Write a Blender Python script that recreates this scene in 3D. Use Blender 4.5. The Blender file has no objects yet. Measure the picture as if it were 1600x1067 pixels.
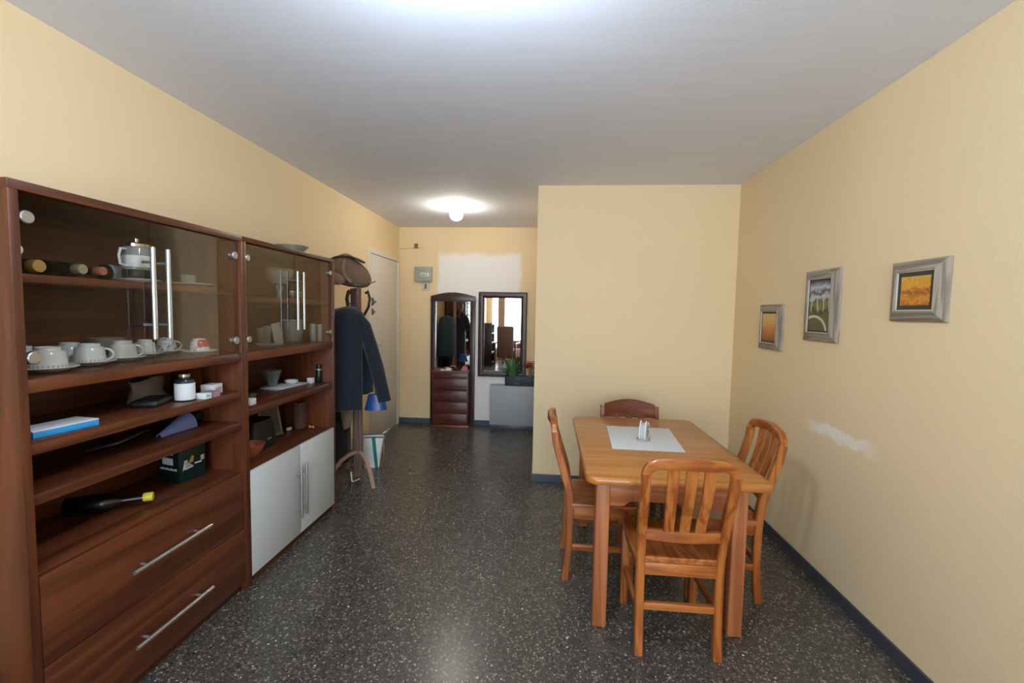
import bpy, bmesh, math, random
from mathutils import Vector, Matrix
PI = math.pi
random.seed(7)
sc = bpy.context.scene
COL = sc.collection

# ------------------------------------------------------------------ helpers
def link(o, parent=None):
    COL.objects.link(o)
    if parent is not None:
        o.parent = parent
    return o

def tag(o, label=None, cat=None, group=None, kind=None):
    if label: o['label'] = label
    if cat: o['category'] = cat
    if group: o['group'] = group
    if kind: o['kind'] = kind
    return o

def thing(name, label, cat, loc=(0, 0, 0), rz=0.0, group=None, rot=None):
    o = bpy.data.objects.new(name, None)
    o.empty_display_size = 0.05
    link(o)
    o.location = loc
    o.rotation_euler = rot if rot else (0, 0, rz)
    return tag(o, label, cat, group)

class MB:
    """collects shapes in one bmesh and links them as one mesh object"""
    def __init__(s):
        s.bm = bmesh.new()
    def _merge(s, b2):
        me = bpy.data.meshes.new('tmp')
        b2.to_mesh(me); b2.free()
        s.bm.from_mesh(me)
        bpy.data.meshes.remove(me)
    def box(s, lo, hi, bev=0.0, seg=2, mat=None):
        b = bmesh.new()
        bmesh.ops.create_cube(b, size=1)
        c = [(lo[i] + hi[i]) / 2 for i in range(3)]
        d = [abs(hi[i] - lo[i]) for i in range(3)]
        for v in b.verts:
            v.co = Vector((c[0] + v.co.x * d[0], c[1] + v.co.y * d[1], c[2] + v.co.z * d[2]))
        if bev > 0:
            bmesh.ops.bevel(b, geom=list(b.edges), offset=min(bev, min(d) * 0.45), segments=seg, affect='EDGES', profile=0.5)
        if mat is not None:
            b.transform(mat)
        s._merge(b)
        return s
    def rings(s, rings, caps=(True, True), closed=True):
        bm = s.bm
        vs = [[bm.verts.new(p) for p in r] for r in rings]
        n = len(rings[0])
        for a, b in zip(vs[:-1], vs[1:]):
            for i in range(n if closed else n - 1):
                j = (i + 1) % n
                try: bm.faces.new((a[i], a[j], b[j], b[i]))
                except ValueError: pass
        if caps[0] and closed: bm.faces.new(list(reversed(vs[0])))
        if caps[1] and closed: bm.faces.new(vs[-1])
        return s
    def tube(s, pts, r, n=10, caps=True):
        pts = [Vector(p) for p in pts]
        if not isinstance(r, (list, tuple)): r = [r] * len(pts)
        rings = []
        up = None
        for i, p in enumerate(pts):
            if i == 0: t = pts[1] - pts[0]
            elif i == len(pts) - 1: t = pts[-1] - pts[-2]
            else: t = (pts[i + 1] - pts[i]).normalized() + (pts[i] - pts[i - 1]).normalized()
            t.normalize()
            if up is None:
                up = Vector((0, 0, 1)) if abs(t.z) < 0.9 else Vector((1, 0, 0))
            u = (up - t * up.dot(t)).normalized(); up = u
            w = t.cross(u)
            rings.append([p + (u * math.cos(k * 2 * PI / n) + w * math.sin(k * 2 * PI / n)) * r[i] for k in range(n)])
        return s.rings(rings, (caps, caps))
    def strip(s, pts, wide, thick, side=(1, 0, 0)):
        """rectangular bar swept along pts; 'side' is its fixed wide direction"""
        pts = [Vector(p) for p in pts]; sd = Vector(side).normalized()
        if not isinstance(wide, (list, tuple)): wide = [wide] * len(pts)
        if not isinstance(thick, (list, tuple)): thick = [thick] * len(pts)
        rings = []
        for i, p in enumerate(pts):
            if i == 0: t = pts[1] - pts[0]
            elif i == len(pts) - 1: t = pts[-1] - pts[-2]
            else: t = (pts[i + 1] - pts[i]).normalized() + (pts[i] - pts[i - 1]).normalized()
            t.normalize()
            sd2 = (sd - t * sd.dot(t)).normalized()
            nn = t.cross(sd2)
            a, b = wide[i] / 2, thick[i] / 2
            c = 0.28 * min(a, b)
            r = []
            for (x, y) in ((a - c, -b), (a, -b + c), (a, b - c), (a - c, b), (-a + c, b), (-a, b - c), (-a, -b + c), (-a + c, -b)):
                r.append(p + sd2 * x + nn * y)
            rings.append(r)
        return s.rings(rings)
    def lathe(s, prof, c=(0, 0, 0), n=28, mat=None, caps=True):
        rings = [[Vector((r * math.cos(k * 2 * PI / n), r * math.sin(k * 2 * PI / n), z)) for k in range(n)] for r, z in prof]
        M = Matrix.Translation(Vector(c)) @ (mat if mat is not None else Matrix())
        return s.rings([[M @ p for p in r] for r in rings], (caps, caps))
    def prism(s, poly, ax, a, b, bev=0.0):
        """extrude 2-D poly along axis ax (0,1,2) from a to b; poly gives the other two axes in order"""
        bm = bmesh.new()
        def P(u, v, w):
            q = [0, 0, 0]; o = [i for i in range(3) if i != ax]
            q[ax] = w; q[o[0]] = u; q[o[1]] = v
            return q
        A = [bm.verts.new(P(u, v, a)) for u, v in poly]
        B = [bm.verts.new(P(u, v, b)) for u, v in poly]
        n = len(poly)
        for i in range(n):
            j = (i + 1) % n
            bm.faces.new((A[i], A[j], B[j], B[i]))
        bm.faces.new(list(reversed(A))); bm.faces.new(B)
        bmesh.ops.recalc_face_normals(bm, faces=list(bm.faces))
        if bev > 0:
            es = [e for e in bm.edges if (e.verts[0] in A) == (e.verts[1] in A)]
            bmesh.ops.bevel(bm, geom=es, offset=bev, segments=2, affect='EDGES', profile=0.5)
        s._merge(bm)
        return s
    def ball(s, c, r, seg=16, rings=10):
        b = bmesh.new()
        bmesh.ops.create_uvsphere(b, u_segments=seg, v_segments=rings, radius=1)
        rr = r if isinstance(r, (list, tuple)) else (r, r, r)
        for v in b.verts:
            v.co = Vector((c[0] + v.co.x * rr[0], c[1] + v.co.y * rr[1], c[2] + v.co.z * rr[2]))
        s._merge(b); return s
    def poly(s, pts):
        s.bm.faces.new([s.bm.verts.new(p) for p in pts]); return s
    def build(s, name, mat, parent=None, smooth=True, loc=None, rot=None, angle=38):
        bm = s.bm
        bmesh.ops.recalc_face_normals(bm, faces=list(bm.faces))
        me = bpy.data.meshes.new(name)
        bm.to_mesh(me); bm.free()
        if smooth:
            for p in me.polygons: p.use_smooth = True
            try: me.set_sharp_from_angle(angle=math.radians(angle))
            except Exception: pass
        me.materials.append(mat)
        o = bpy.data.objects.new(name, me)
        link(o, parent)
        if loc is not None: o.location = loc
        if rot is not None: o.rotation_euler = rot
        return o

def copy_tree(src, loc, rz=None, label=None, group=None):
    r = src.copy(); COL.objects.link(r); r.location = loc
    if rz is not None: r.rotation_euler = (0, 0, rz)
    if label: r['label'] = label
    if group: r['group'] = group
    for ch in [o for o in bpy.data.objects if o.parent == src]:
        c = ch.copy(); COL.objects.link(c); c.parent = r
        for g in [o for o in bpy.data.objects if o.parent == ch]:
            d = g.copy(); COL.objects.link(d); d.parent = c
    return r

# ------------------------------------------------------------------ materials
def srgb(r, g, b):
    f = lambda v: (v / 255 / 12.92) if v / 255 <= 0.04045 else ((v / 255 + 0.055) / 1.055) ** 2.4
    return (f(r), f(g), f(b), 1.0)

class NT:
    def __init__(s, name):
        s.m = bpy.data.materials.new(name); s.m.use_nodes = True
        s.t = s.m.node_tree; s.t.nodes.clear()
        s.out = s.t.nodes.new('ShaderNodeOutputMaterial')
    def n(s, typ, **kw):
        nd = s.t.nodes.new(typ)
        for k, v in kw.items():
            if k.startswith('i_'):
                key = k[2:]
                key = int(key) if key.isdigit() else key.replace('_', ' ')
                s.set(nd.inputs[key], v)
            else: setattr(nd, k, v)
        return nd
    def set(s, sock, v):
        if hasattr(v, 'is_output') or isinstance(v, bpy.types.NodeSocket): s.t.links.new(v, sock)
        else: sock.default_value = v
    def math(s, op, a, b=0.0, clamp=False):
        nd = s.t.nodes.new('ShaderNodeMath'); nd.operation = op; nd.use_clamp = clamp
        s.set(nd.inputs[0], a); s.set(nd.inputs[1], b); return nd.outputs[0]
    def mix(s, f, a, b):
        nd = s.t.nodes.new('ShaderNodeMix'); nd.data_type = 'RGBA'
        s.set(nd.inputs[0], f); s.set(nd.inputs[6], a); s.set(nd.inputs[7], b); return nd.outputs[2]
    def ramp(s, fac, stops, interp='LINEAR'):
        nd = s.t.nodes.new('ShaderNodeValToRGB'); cr = nd.color_ramp; cr.interpolation = interp
        while len(cr.elements) < len(stops): cr.elements.new(0.5)
        for e, (p, c) in zip(cr.elements, stops):
            e.position = p; e.color = c if len(c) == 4 else (*c, 1)
        s.set(nd.inputs[0], fac); return nd.outputs[0]
    def coord(s, scale=(1, 1, 1), loc=(0, 0, 0), rot=(0, 0, 0), kind='Object'):
        tc = s.t.nodes.new('ShaderNodeTexCoord'); mp = s.t.nodes.new('ShaderNodeMapping')
        s.t.links.new(tc.outputs[kind], mp.inputs[0])
        mp.inputs['Scale'].default_value = scale; mp.inputs['Location'].default_value = loc; mp.inputs['Rotation'].default_value = rot
        return mp.outputs[0]
    def noise(s, vec, scale, detail=3.0, rough=0.55, dist=0.0):
        nd = s.n('ShaderNodeTexNoise'); s.set(nd.inputs['Vector'], vec)
        nd.inputs['Scale'].default_value = scale; nd.inputs['Detail'].default_value = detail
        nd.inputs['Roughness'].default_value = rough; nd.inputs['Distortion'].default_value = dist
        return nd.outputs[0]
    def xyz(s, vec):
        nd = s.n('ShaderNodeSeparateXYZ'); s.set(nd.inputs[0], vec); return nd.outputs
    def smooth(s, v, a, b):
        nd = s.n('ShaderNodeMapRange'); nd.interpolation_type = 'SMOOTHSTEP'
        s.set(nd.inputs[0], v); nd.inputs[1].default_value = a; nd.inputs[2].default_value = b
        return nd.outputs[0]
    def band(s, v, a, b, soft):
        return s.math('MULTIPLY', s.smooth(v, a - soft, a + soft), s.math('SUBTRACT', 1.0, s.smooth(v, b - soft, b + soft)))
    def bsdf(s, col, rough=0.5, metal=0.0, bump=None, bstr=0.3, bdist=0.01, spec=None, coat=0.0, sheen=0.0):
        b = s.n('ShaderNodeBsdfPrincipled')
        s.set(b.inputs['Base Color'], col); s.set(b.inputs['Roughness'], rough); b.inputs['Metallic'].default_value = metal
        if spec is not None: s.set(b.inputs['Specular IOR Level'], spec)
        if coat: b.inputs['Coat Weight'].default_value = coat; b.inputs['Coat Roughness'].default_value = 0.15
        if sheen: b.inputs['Sheen Weight'].default_value = sheen
        if bump is not None:
            bp = s.n('ShaderNodeBump'); s.set(bp.inputs['Height'], bump)
            bp.inputs['Strength'].default_value = bstr; bp.inputs['Distance'].default_value = bdist
            s.t.links.new(bp.outputs[0], b.inputs['Normal'])
        s.t.links.new(b.outputs[0], s.out.inputs[0])
        return s.m

def plain(name, col, rough=0.5, metal=0.0, var=0.06, scale=30, bump=0.0, spec=None, coat=0.0, sheen=0.0):
    t = NT(name); v = t.coord(); n = t.noise(v, scale, 4)
    dark = tuple(c * (1 - var * 2) for c in col[:3]) + (1,)
    lite = tuple(min(1, c * (1 + var)) for c in col[:3]) + (1,)
    c = t.mix(n, dark, lite)
    return t.bsdf(c, rough, metal, n if bump else None, bump, 0.004, spec, coat, sheen)

def wood(name, ax, c0, c1, c2, rough=0.35, grain=1.0, coat=0.0, ring=1.0):
    t = NT(name)
    sc_ = [9.0 * grain] * 3; sc_[ax] = 0.55 * grain
    v = t.coord(tuple(sc_))
    big = t.noise(v, 1.3, 3, 0.5, 0.6)
    sf = [70.0] * 3; sf[ax] = 2.2
    fine = t.noise(t.coord(tuple(sf)), 1.0, 4, 0.6)
    rings = t.math('SINE', t.math('MULTIPLY', big, 34.0 * ring))
    rings = t.math('MULTIPLY_ADD', rings, 0.5) if False else t.math('ADD', t.math('MULTIPLY', rings, 0.5), 0.5)
    f = t.math('ADD', t.math('MULTIPLY', rings, 0.45), t.math('MULTIPLY', fine, 0.55))
    col = t.ramp(f, [(0.18, c0), (0.5, c1), (0.82, c2)])
    slow = t.noise(t.coord((1.2, 1.2, 1.2)), 1.5, 2)
    col = t.mix(t.math('MULTIPLY', slow, 0.35), col, c0)
    return t.bsdf(col, rough, 0.0, fine, 0.06, 0.002, None, coat)

CAB0, CAB1, CAB2 = srgb(68, 32, 16), srgb(96, 49, 26), srgb(114, 62, 36)
cab = [wood('cherry_laminate_%s' % 'xyz'[i], i, CAB0, CAB1, CAB2, 0.38, 0.8, 0, 0.6) for i in range(3)]
PIN0, PIN1, PIN2 = srgb(128, 64, 24), srgb(164, 92, 40), srgb(186, 116, 56)
pine = [wood('honey_pine_%s' % 'xyz'[i], i, PIN0, PIN1, PIN2, 0.33, 1.0, 0.15) for i in range(3)]
PT0, PT1, PT2 = srgb(160, 98, 42), srgb(180, 116, 54), srgb(192, 130, 66)
pinetop = wood('honey_pine_tabletop', 0, PT0, PT1, PT2, 0.30, 0.8, 0.2, 0.6)
PL0, PL1, PL2 = srgb(142, 78, 44), srgb(168, 100, 60), srgb(184, 118, 74)
pineleg = [wood('pinkish_pine_%s' % 'xyz'[i], i, PL0, PL1, PL2, 0.4, 1.0, 0, 0.7) for i in range(3)]
RED0, RED1, RED2 = srgb(96, 48, 30), srgb(132, 72, 48), srgb(150, 88, 62)
redwood = [wood('reddish_wood_%s' % 'xyz'[i], i, RED0, RED1, RED2, 0.35) for i in range(3)]
DK0, DK1, DK2 = srgb(38, 24, 22), srgb(58, 38, 36), srgb(74, 50, 48)
darkwood = [wood('dark_walnut_%s' % 'xyz'[i], i, DK0, DK1, DK2, 0.32) for i in range(3)]
DR0, DR1, DR2 = srgb(60, 26, 22), srgb(86, 42, 36), srgb(100, 54, 46)
drawwood = wood('dark_red_mahogany', 0, DR0, DR1, DR2, 0.35)
GR0, GR1, GR2 = srgb(112, 100, 86), srgb(152, 140, 124), srgb(178, 168, 154)
grayframe = [wood('weathered_grey_wood_%s' % 'xyz'[i], i, GR0, GR1, GR2, 0.6, 2.0) for i in range(3)]
bentwood = wood('bent_beech', 2, srgb(92, 72, 64), srgb(124, 102, 92), srgb(146, 124, 112), 0.4)

white_lam = plain('white_laminate', srgb(205, 210, 214), 0.35, var=0.015)
alu = plain('brushed_aluminium', srgb(200, 202, 205), 0.3, 0.9, var=0.03)
chrome = plain('chrome', srgb(225, 225, 225), 0.12, 1.0, var=0.01)
porcelain = plain('white_porcelain', srgb(226, 230, 232), 0.15, var=0.02)
whiteplastic = plain('white_plastic', srgb(228, 230, 235), 0.4, var=0.02)
white_paint = plain('white_door_paint', srgb(222, 216, 206), 0.4, var=0.015, scale=6)
black = plain('black_plastic', srgb(22, 22, 25), 0.35, var=0.1)
blackleather = plain('black_leather', srgb(20, 19, 20), 0.5, var=0.2, bump=0.3)
bluecard = plain('bright_blue_card', srgb(44, 150, 214), 0.45, var=0.03)
paper = plain('white_paper', srgb(224, 226, 232), 0.7, var=0.03)
greypaper = plain('grey_paper', srgb(170, 176, 172), 0.7, var=0.06)
lavender = plain('lavender_blue_paper', srgb(120, 130, 190), 0.7, var=0.04)
brownpaper = plain('taupe_paper_bag', srgb(104, 90, 82), 0.8, var=0.1, scale=15)
darkgreen = plain('dark_green_card', srgb(8, 34, 32), 0.4, var=0.12)
labelwhite = plain('printed_label_white', srgb(205, 214, 225), 0.5, var=0.03)
yellowcap = plain('yellow_cap', srgb(214, 206, 60), 0.4, var=0.05)
darkbottle = plain('dark_bottle_glass', srgb(10, 12, 10), 0.28, var=0.1)
goldfoil = plain('gold_foil', srgb(208, 176, 112), 0.35, 0.5, var=0.1)
silverfoil = plain('pale_gold_foil', srgb(196, 190, 160), 0.3, 0.6, var=0.1)
salmonfoil = plain('salmon_foil', srgb(190, 112, 84), 0.4, 0.2, var=0.1)
terracotta = plain('terracotta_clay', srgb(150, 76, 48), 0.7, var=0.08)
greycab = plain('light_grey_panel', srgb(168, 172, 178), 0.5, var=0.02, scale=5)
greyplastic = plain('grey_plastic', srgb(164, 164, 152), 0.45, var=0.03)
darkgrey = plain('dark_grey_metal', srgb(110, 108, 100), 0.4, 0.4, var=0.05)
brass = plain('aged_brown_metal', srgb(120, 92, 56), 0.45, 0.3, var=0.1)
planter_m = plain('dark_slate_planter', srgb(38, 46, 58), 0.4, var=0.08)
soil = plain('potting_soil', srgb(42, 32, 26), 0.95, var=0.3, scale=80, bump=0.6)
leafgreen = plain('plant_green', srgb(92, 138, 88), 0.55, var=0.25, scale=25)
leafpale = plain('pale_variegated_leaf', srgb(176, 196, 140), 0.5, var=0.15, scale=25)
orange = plain('orange_red_petal', srgb(214, 86, 48), 0.55, var=0.15, scale=60)
stemtan = plain('tan_stem', srgb(170, 140, 96), 0.7, var=0.1)
navy = plain('navy_wool', srgb(20, 25, 38), 0.9, var=0.12, scale=60, bump=0.25, sheen=0.2)
blackwool = plain('black_wool', srgb(18, 19, 23), 0.9, var=0.12, scale=60, bump=0.25, sheen=0.1)
tealwool = plain('petrol_blue_wool', srgb(38, 62, 80), 0.9, var=0.12, scale=60, bump=0.25, sheen=0.1)
maroon = plain('maroon_cloth', srgb(66, 36, 32), 0.85, var=0.15, scale=40)
taupe = plain('taupe_cloth', srgb(122, 106, 92), 0.85, var=0.12, scale=40, bump=0.2)
blueplastic = plain('blue_vinyl', srgb(36, 84, 160), 0.3, var=0.08)
tweed = plain('brown_tweed', srgb(122, 98, 78), 0.9, var=0.2, scale=220, bump=0.5)
tweedpale = plain('pale_brown_tweed', srgb(150, 126, 102), 0.85, var=0.15, scale=160, bump=0.4)
darkbrown = plain('dark_brown_leather', srgb(48, 34, 28), 0.5, var=0.15)
pinkcloth = plain('pink_cloth', srgb(170, 120, 140), 0.8, var=0.1)
teal = plain('teal_print', srgb(24, 128, 122), 0.5, var=0.05)
brownvelvet = plain('brown_upholstery', srgb(104, 70, 56), 0.8, var=0.12, scale=40, sheen=0.3)
curtain_m = plain('pale_peach_curtain', srgb(220, 190, 165), 0.85, var=0.05)
amber_m = plain('amber_candle_wax', srgb(170, 110, 70), 0.4, var=0.05)

def glass(name, tint, gloss=1.0, rough=0.02, painted_glint=0.0):
    t = NT(name)
    tr = t.n('ShaderNodeBsdfTransparent'); tr.inputs[0].default_value = (*tint, 1)
    gl = t.n('ShaderNodeBsdfGlossy'); gl.inputs['Color'].default_value = (1, 1, 1, 1); gl.inputs['Roughness'].default_value = rough
    lw = t.n('ShaderNodeLayerWeight'); lw.inputs[0].default_value = 0.25
    nv = t.noise(t.coord(), 3.0, 2)
    f = t.math('MULTIPLY', t.math('ADD', t.math('MULTIPLY', lw.outputs['Fresnel'], 0.9), t.math('MULTIPLY', nv, 0.02)), gloss, True)
    mx = t.n('ShaderNodeMixShader'); t.set(mx.inputs[0], f)
    t.t.links.new(tr.outputs[0], mx.inputs[1]); t.t.links.new(gl.outputs[0], mx.inputs[2])
    last = mx.outputs[0]
    if painted_glint:  # white diffuse mixed in, standing in for highlights so glassware shows
        df_ = t.n('ShaderNodeBsdfDiffuse'); df_.inputs[0].default_value = (.85, .87, .86, 1)
        m2 = t.n('ShaderNodeMixShader')
        t.set(m2.inputs[0], t.math('ADD', painted_glint * 1.5, t.math('MULTIPLY', nv, painted_glint * .6)))
        t.t.links.new(last, m2.inputs[1]); t.t.links.new(df_.outputs[0], m2.inputs[2]); last = m2.outputs[0]
    t.t.links.new(last, t.out.inputs[0])
    return t.m
doorglass = glass('smoked_cabinet_glass', (0.89, 0.88, 0.86), 0.24)
clearglass = glass('clear_glass', (0.88, 0.90, 0.89), 1.2, 0.05, 0.13)
greenglass = glass('pale_green_glass', (0.56, 0.72, 0.62), 1.0, 0.05, 0.12)
smokeglass = glass('smoky_green_glass', (0.40, 0.48, 0.44), 1.0, 0.05, 0.08)
amberglass = glass('amber_glass', (0.8, 0.55, 0.36), 1.0, 0.05, 0.08)
windowglass = glass('window_glass', (0.96, 0.97, 0.97), 0.4)

def mirror_mat(name):
    t = NT(name); n = t.noise(t.coord(), 4, 2)
    return t.bsdf(t.mix(n, (0.86, 0.88, 0.88, 1), (0.90, 0.91, 0.91, 1)), 0.015, 1.0)
mirror_m = mirror_mat('silvered_mirror')

def emit(name, col, st):
    t = NT(name); e = t.n('ShaderNodeEmission'); e.inputs[0].default_value = (*col, 1); e.inputs[1].default_value = st
    t.set(e.inputs[1], t.math('MULTIPLY', t.math('ADD', .96, t.math('MULTIPLY', t.noise(t.coord(), 6.0, 2), .08)), st))
    t.t.links.new(e.outputs[0], t.out.inputs[0]); return t.m

WALLC = srgb(235, 211, 171)
def wall_mat(name, bumpy=1.0, patch=None, scuff=None):
    t = NT(name); v = t.coord(); x, y, z = t.xyz(v)
    big = t.noise(v, 1.1, 4); mid = t.noise(v, 22, 3)
    c = t.mix(big, tuple(k * 0.95 for k in WALLC[:3]) + (1,), tuple(min(1, k * 1.04) for k in WALLC[:3]) + (1,))
    c = t.mix(t.math('MULTIPLY', mid, 0.12), c, srgb(226, 202, 150))
    if patch:
        wob = t.math('MULTIPLY', t.math('SUBTRACT', t.noise(v, 3.0, 3), 0.5), 0.22)
        x2, z2 = t.math('ADD', x, wob), t.math('ADD', z, wob)
        m = t.math('MULTIPLY', t.band(x2, patch[0], patch[1], 0.035), t.band(z2, patch[2], patch[3], 0.05))
        c = t.mix(m, c, srgb(240, 236, 234))
    if scuff:
        wob = t.math('MULTIPLY', t.math('SUBTRACT', t.noise(v, 9.0, 4), 0.5), 0.10)
        z2 = t.math('ADD', z, wob)
        m = t.math('MULTIPLY', t.band(y, scuff[0], scuff[1], 0.10), t.band(z2, scuff[2], scuff[3], 0.016))
        m = t.math('MULTIPLY', m, t.math('ADD', t.math('MULTIPLY', mid, 0.9), 0.5), True)
        c = t.mix(m, c, srgb(244, 238, 226))
        # faint greyer tone lower down
        m2 = t.math('MULTIPLY', t.band(y, 1.2, 2.5, 0.3), t.band(z, 0.1, 0.75, 0.25))
        c = t.mix(t.math('MULTIPLY', m2, t.math('MULTIPLY', big, 0.30)), c, srgb(206, 190, 160))
    fine = t.noise(v, 150, 3, 0.6)
    h = t.math('ADD', t.math('MULTIPLY', fine, 0.7), t.math('MULTIPLY', mid, 0.5))
    return t.bsdf(c, 0.75, 0, h, 0.24 * bumpy, 0.005)
wall_m = wall_mat('yellow_plaster')
wall_back_m = wall_mat('yellow_plaster_with_bare_patch', 1.0, (-1.40, -0.37, -0.2, 2.18))
wall_right_m = wall_mat('yellow_plaster_scuffed', 1.7, None, (2.16, 2.62, 0.812, 0.874))

def ceil_mat():
    t = NT('white_ceiling_paint'); v = t.coord((1, 5, 1)); n = t.noise(v, 2.4, 5, 0.6); f = t.noise(t.coord(), 60, 3)
    c = t.mix(n, srgb(222, 226, 240), srgb(236, 240, 252))
    return t.bsdf(c, 0.85, 0, f, 0.15, 0.004)
ceil_m = ceil_mat()

def floor_mat():
    t = NT('dark_terrazzo'); v = t.coord()
    n1 = t.noise(v, 3.0, 3); n2 = t.noise(v, 120, 3, 0.6)
    base = t.mix(n1, srgb(70, 67, 64), srgb(86, 82, 78))
    base = t.mix(t.math('MULTIPLY', n2, 0.6), base, srgb(54, 52, 50))
    def chips(scale, lo, col0, col1, size):
        vo = t.n('ShaderNodeTexVoronoi'); t.set(vo.inputs['Vector'], v); vo.inputs['Scale'].default_value = scale
        rr = t.xyz(vo.outputs['Color'])
        wob = t.math('MULTIPLY', t.noise(v, scale * 2.2, 2), 0.22)
        inside = t.math('LESS_THAN', t.math('ADD', vo.outputs['Distance'], wob), t.math('MULTIPLY', rr[1], size))
        pick = t.math('GREATER_THAN', rr[0], lo)
        return t.math('MULTIPLY', inside, pick), t.mix(rr[2], col0, col1)
    for scale, lo, a, b, size in ((95, 0.12, srgb(84, 79, 72), srgb(122, 114, 103), 0.80), (120, 0.40, srgb(42, 40, 40), srgb(60, 56, 54), 0.8),
                                  (80, 0.60, srgb(112, 104, 94), srgb(144, 136, 124), 0.66), (105, 0.88, srgb(150, 146, 140), srgb(196, 192, 186), 0.62),
                                  (52, 0.955, srgb(160, 156, 150), srgb(224, 222, 216), 0.42)):
        m, c = chips(scale, lo, a, b, size)
        base = t.mix(m, base, c)
    # tile joints every 40 cm
    x, y, z = t.xyz(v)
    def joint(s, off):
        fr = t.math('FRACT', t.math('DIVIDE', t.math('ADD', s, off), 0.40))
        d = t.math('ABSOLUTE', t.math('SUBTRACT', fr, 0.5))
        return t.math('GREATER_THAN', d, 0.4972)
    jm = t.math('MAXIMUM', joint(x, 10.11), joint(y, 10.07))
    base = t.mix(t.math('MULTIPLY', jm, 0.35), base, srgb(112, 108, 102))
    rough = t.math('ADD', t.math('MULTIPLY', n1, 0.12), 0.20)
    return t.bsdf(base, rough, 0, n2, 0.02, 0.002)
floor_m = floor_mat()
base_m = plain('slate_blue_skirting', srgb(72, 78, 92), 0.35, var=0.05, scale=12)
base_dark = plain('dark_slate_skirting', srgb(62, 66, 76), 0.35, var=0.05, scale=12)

# ------------------------------------------------------------------ the room
XL, XR, YP, YB, XP, YF, H = -1.912, 1.502, 3.731, 5.528, -0.111, -2.5, 2.5
def struct(name, mb, m, parent=None, smooth=False):
    o = mb.build(name, m, parent, smooth)
    if parent is None: o['kind'] = 'structure'
    return o
struct('floor', MB().box((XL - .15, YF - .15, -.1), (XR + .15, YB + .15, 0)), floor_m)
struct('ceiling', MB().box((XL - .15, YF - .15, H), (XR + .15, YB + .15, H + .1)), ceil_m)
DY0, DY1, DZ = 4.60, 5.44, 2.055      # door leaf opening in the left wall
wl = MB().box((XL - .15, YF - .15, 0), (XL, DY0, H)).box((XL - .15, DY1, 0), (XL, YB + .15, H)).box((XL - .15, DY0, DZ), (XL, DY1, H))
struct('wall_left', wl, wall_m)
struct('wall_right', MB().box((XR, YF - .15, 0), (XR + .15, YP, H)), wall_right_m)
struct('wall_back', MB().box((XL, YB, 0), (XP, YB + .15, H)), wall_back_m)
struct('wall_partition', MB().box((XP, YP, 0), (XR + .15, YB + .15, H)), wall_m)
# wall behind the viewer with a wide window, seen in the hall mirrors
WX0, WX1, WZ0, WZ1 = -1.78, 1.30, 0.30, 2.34
wf = MB().box((XL, YF - .15, 0), (WX0, YF, H)).box((WX1, YF - .15, 0), (XR, YF, H))
wf.box((WX0, YF - .15, 0), (WX1, YF, WZ0)).box((WX0, YF - .15, WZ1), (WX1, YF, H))
struct('wall_front', wf, wall_m)
win = thing('window_1', 'wide white framed window behind the viewer reflected in the hall mirrors', 'window', (0, YF - .08, 0))
win['kind'] = 'structure'
fr = MB()
for a, b in ((WX0, WX0 + .05), (WX1 - .05, WX1), (-1.52, -1.46), (-.1, -.04)): fr.box((a, -.03, WZ0), (b, .03, WZ1), .004)
fr.box((WX0, -.03, WZ0), (WX1, .03, WZ0 + .05), .004).box((WX0, -.03, WZ1 - .05), (WX1, .03, WZ1), .004)
fr.build('window_frame', whiteplastic, win)
MB().box((WX0 + .04, -.004, WZ0 + .04), (WX1 - .04, .004, WZ1 - .04)).build('window_pane', windowglass, win)
# skirting boards
BH = 0.068
struct('baseboard_back', MB().box((XL, YB - .012, 0), (XP, YB, BH), .003), base_m)
struct('baseboard_partition', MB().box((XP - .012, YP - .012, 0), (XR - .012, YP, BH), .003).box((XP - .012, YP, 0), (XP, YB - .012, BH), .003), base_m)
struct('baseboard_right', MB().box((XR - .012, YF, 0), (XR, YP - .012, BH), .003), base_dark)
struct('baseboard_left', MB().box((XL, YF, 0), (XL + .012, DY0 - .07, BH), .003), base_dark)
# door in the left wall
dr = thing('door_1', 'plain off-white door at the far end of the left wall', 'door', (XL, 0, 0))
dr['kind'] = 'structure'
df = MB()
df.box((-.10, DY0 - .06, 0), (.018, DY0, DZ), .004).box((-.10, DY1, 0), (.018, DY1 + .05, DZ), .004).box((-.10, DY0 - .06, DZ), (.018, DY1 + .05, DZ + .05), .004)
df.build('door_frame', white_paint, dr)
lf = MB().box((-.035, DY0 + .003, .012), (.006, DY1 - .003, DZ - .003), .003).build('door_leaf', white_paint, dr)
for z, s in ((1.54, 1.0), (1.43, .75)):
    k = MB().prism([(DY0 + .03, z - .045 * s), (DY0 + .03, z + .045 * s), (DY0 + .06 * s + .02, z + .012), (DY0 + .13 * s + .02, z + .006), (DY0 + .06 * s + .02, z - .02)], 0, .006, .022, .002)
    k.build('latch', darkgrey, dr)
hn = MB().lathe([(.024, 0), (.024, .008), (.012, .01)], (.006, DY0 + .07, 1.07), 16, Matrix.Rotation(PI / 2, 4, 'Y'))
hn.tube([(.012, DY0 + .07, 1.07), (.05, DY0 + .07, 1.07), (.055, DY0 + .09, 1.07), (.055, DY0 + .17, 1.068)], .008, 8)
hn.build('door_handle', alu, dr)

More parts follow.
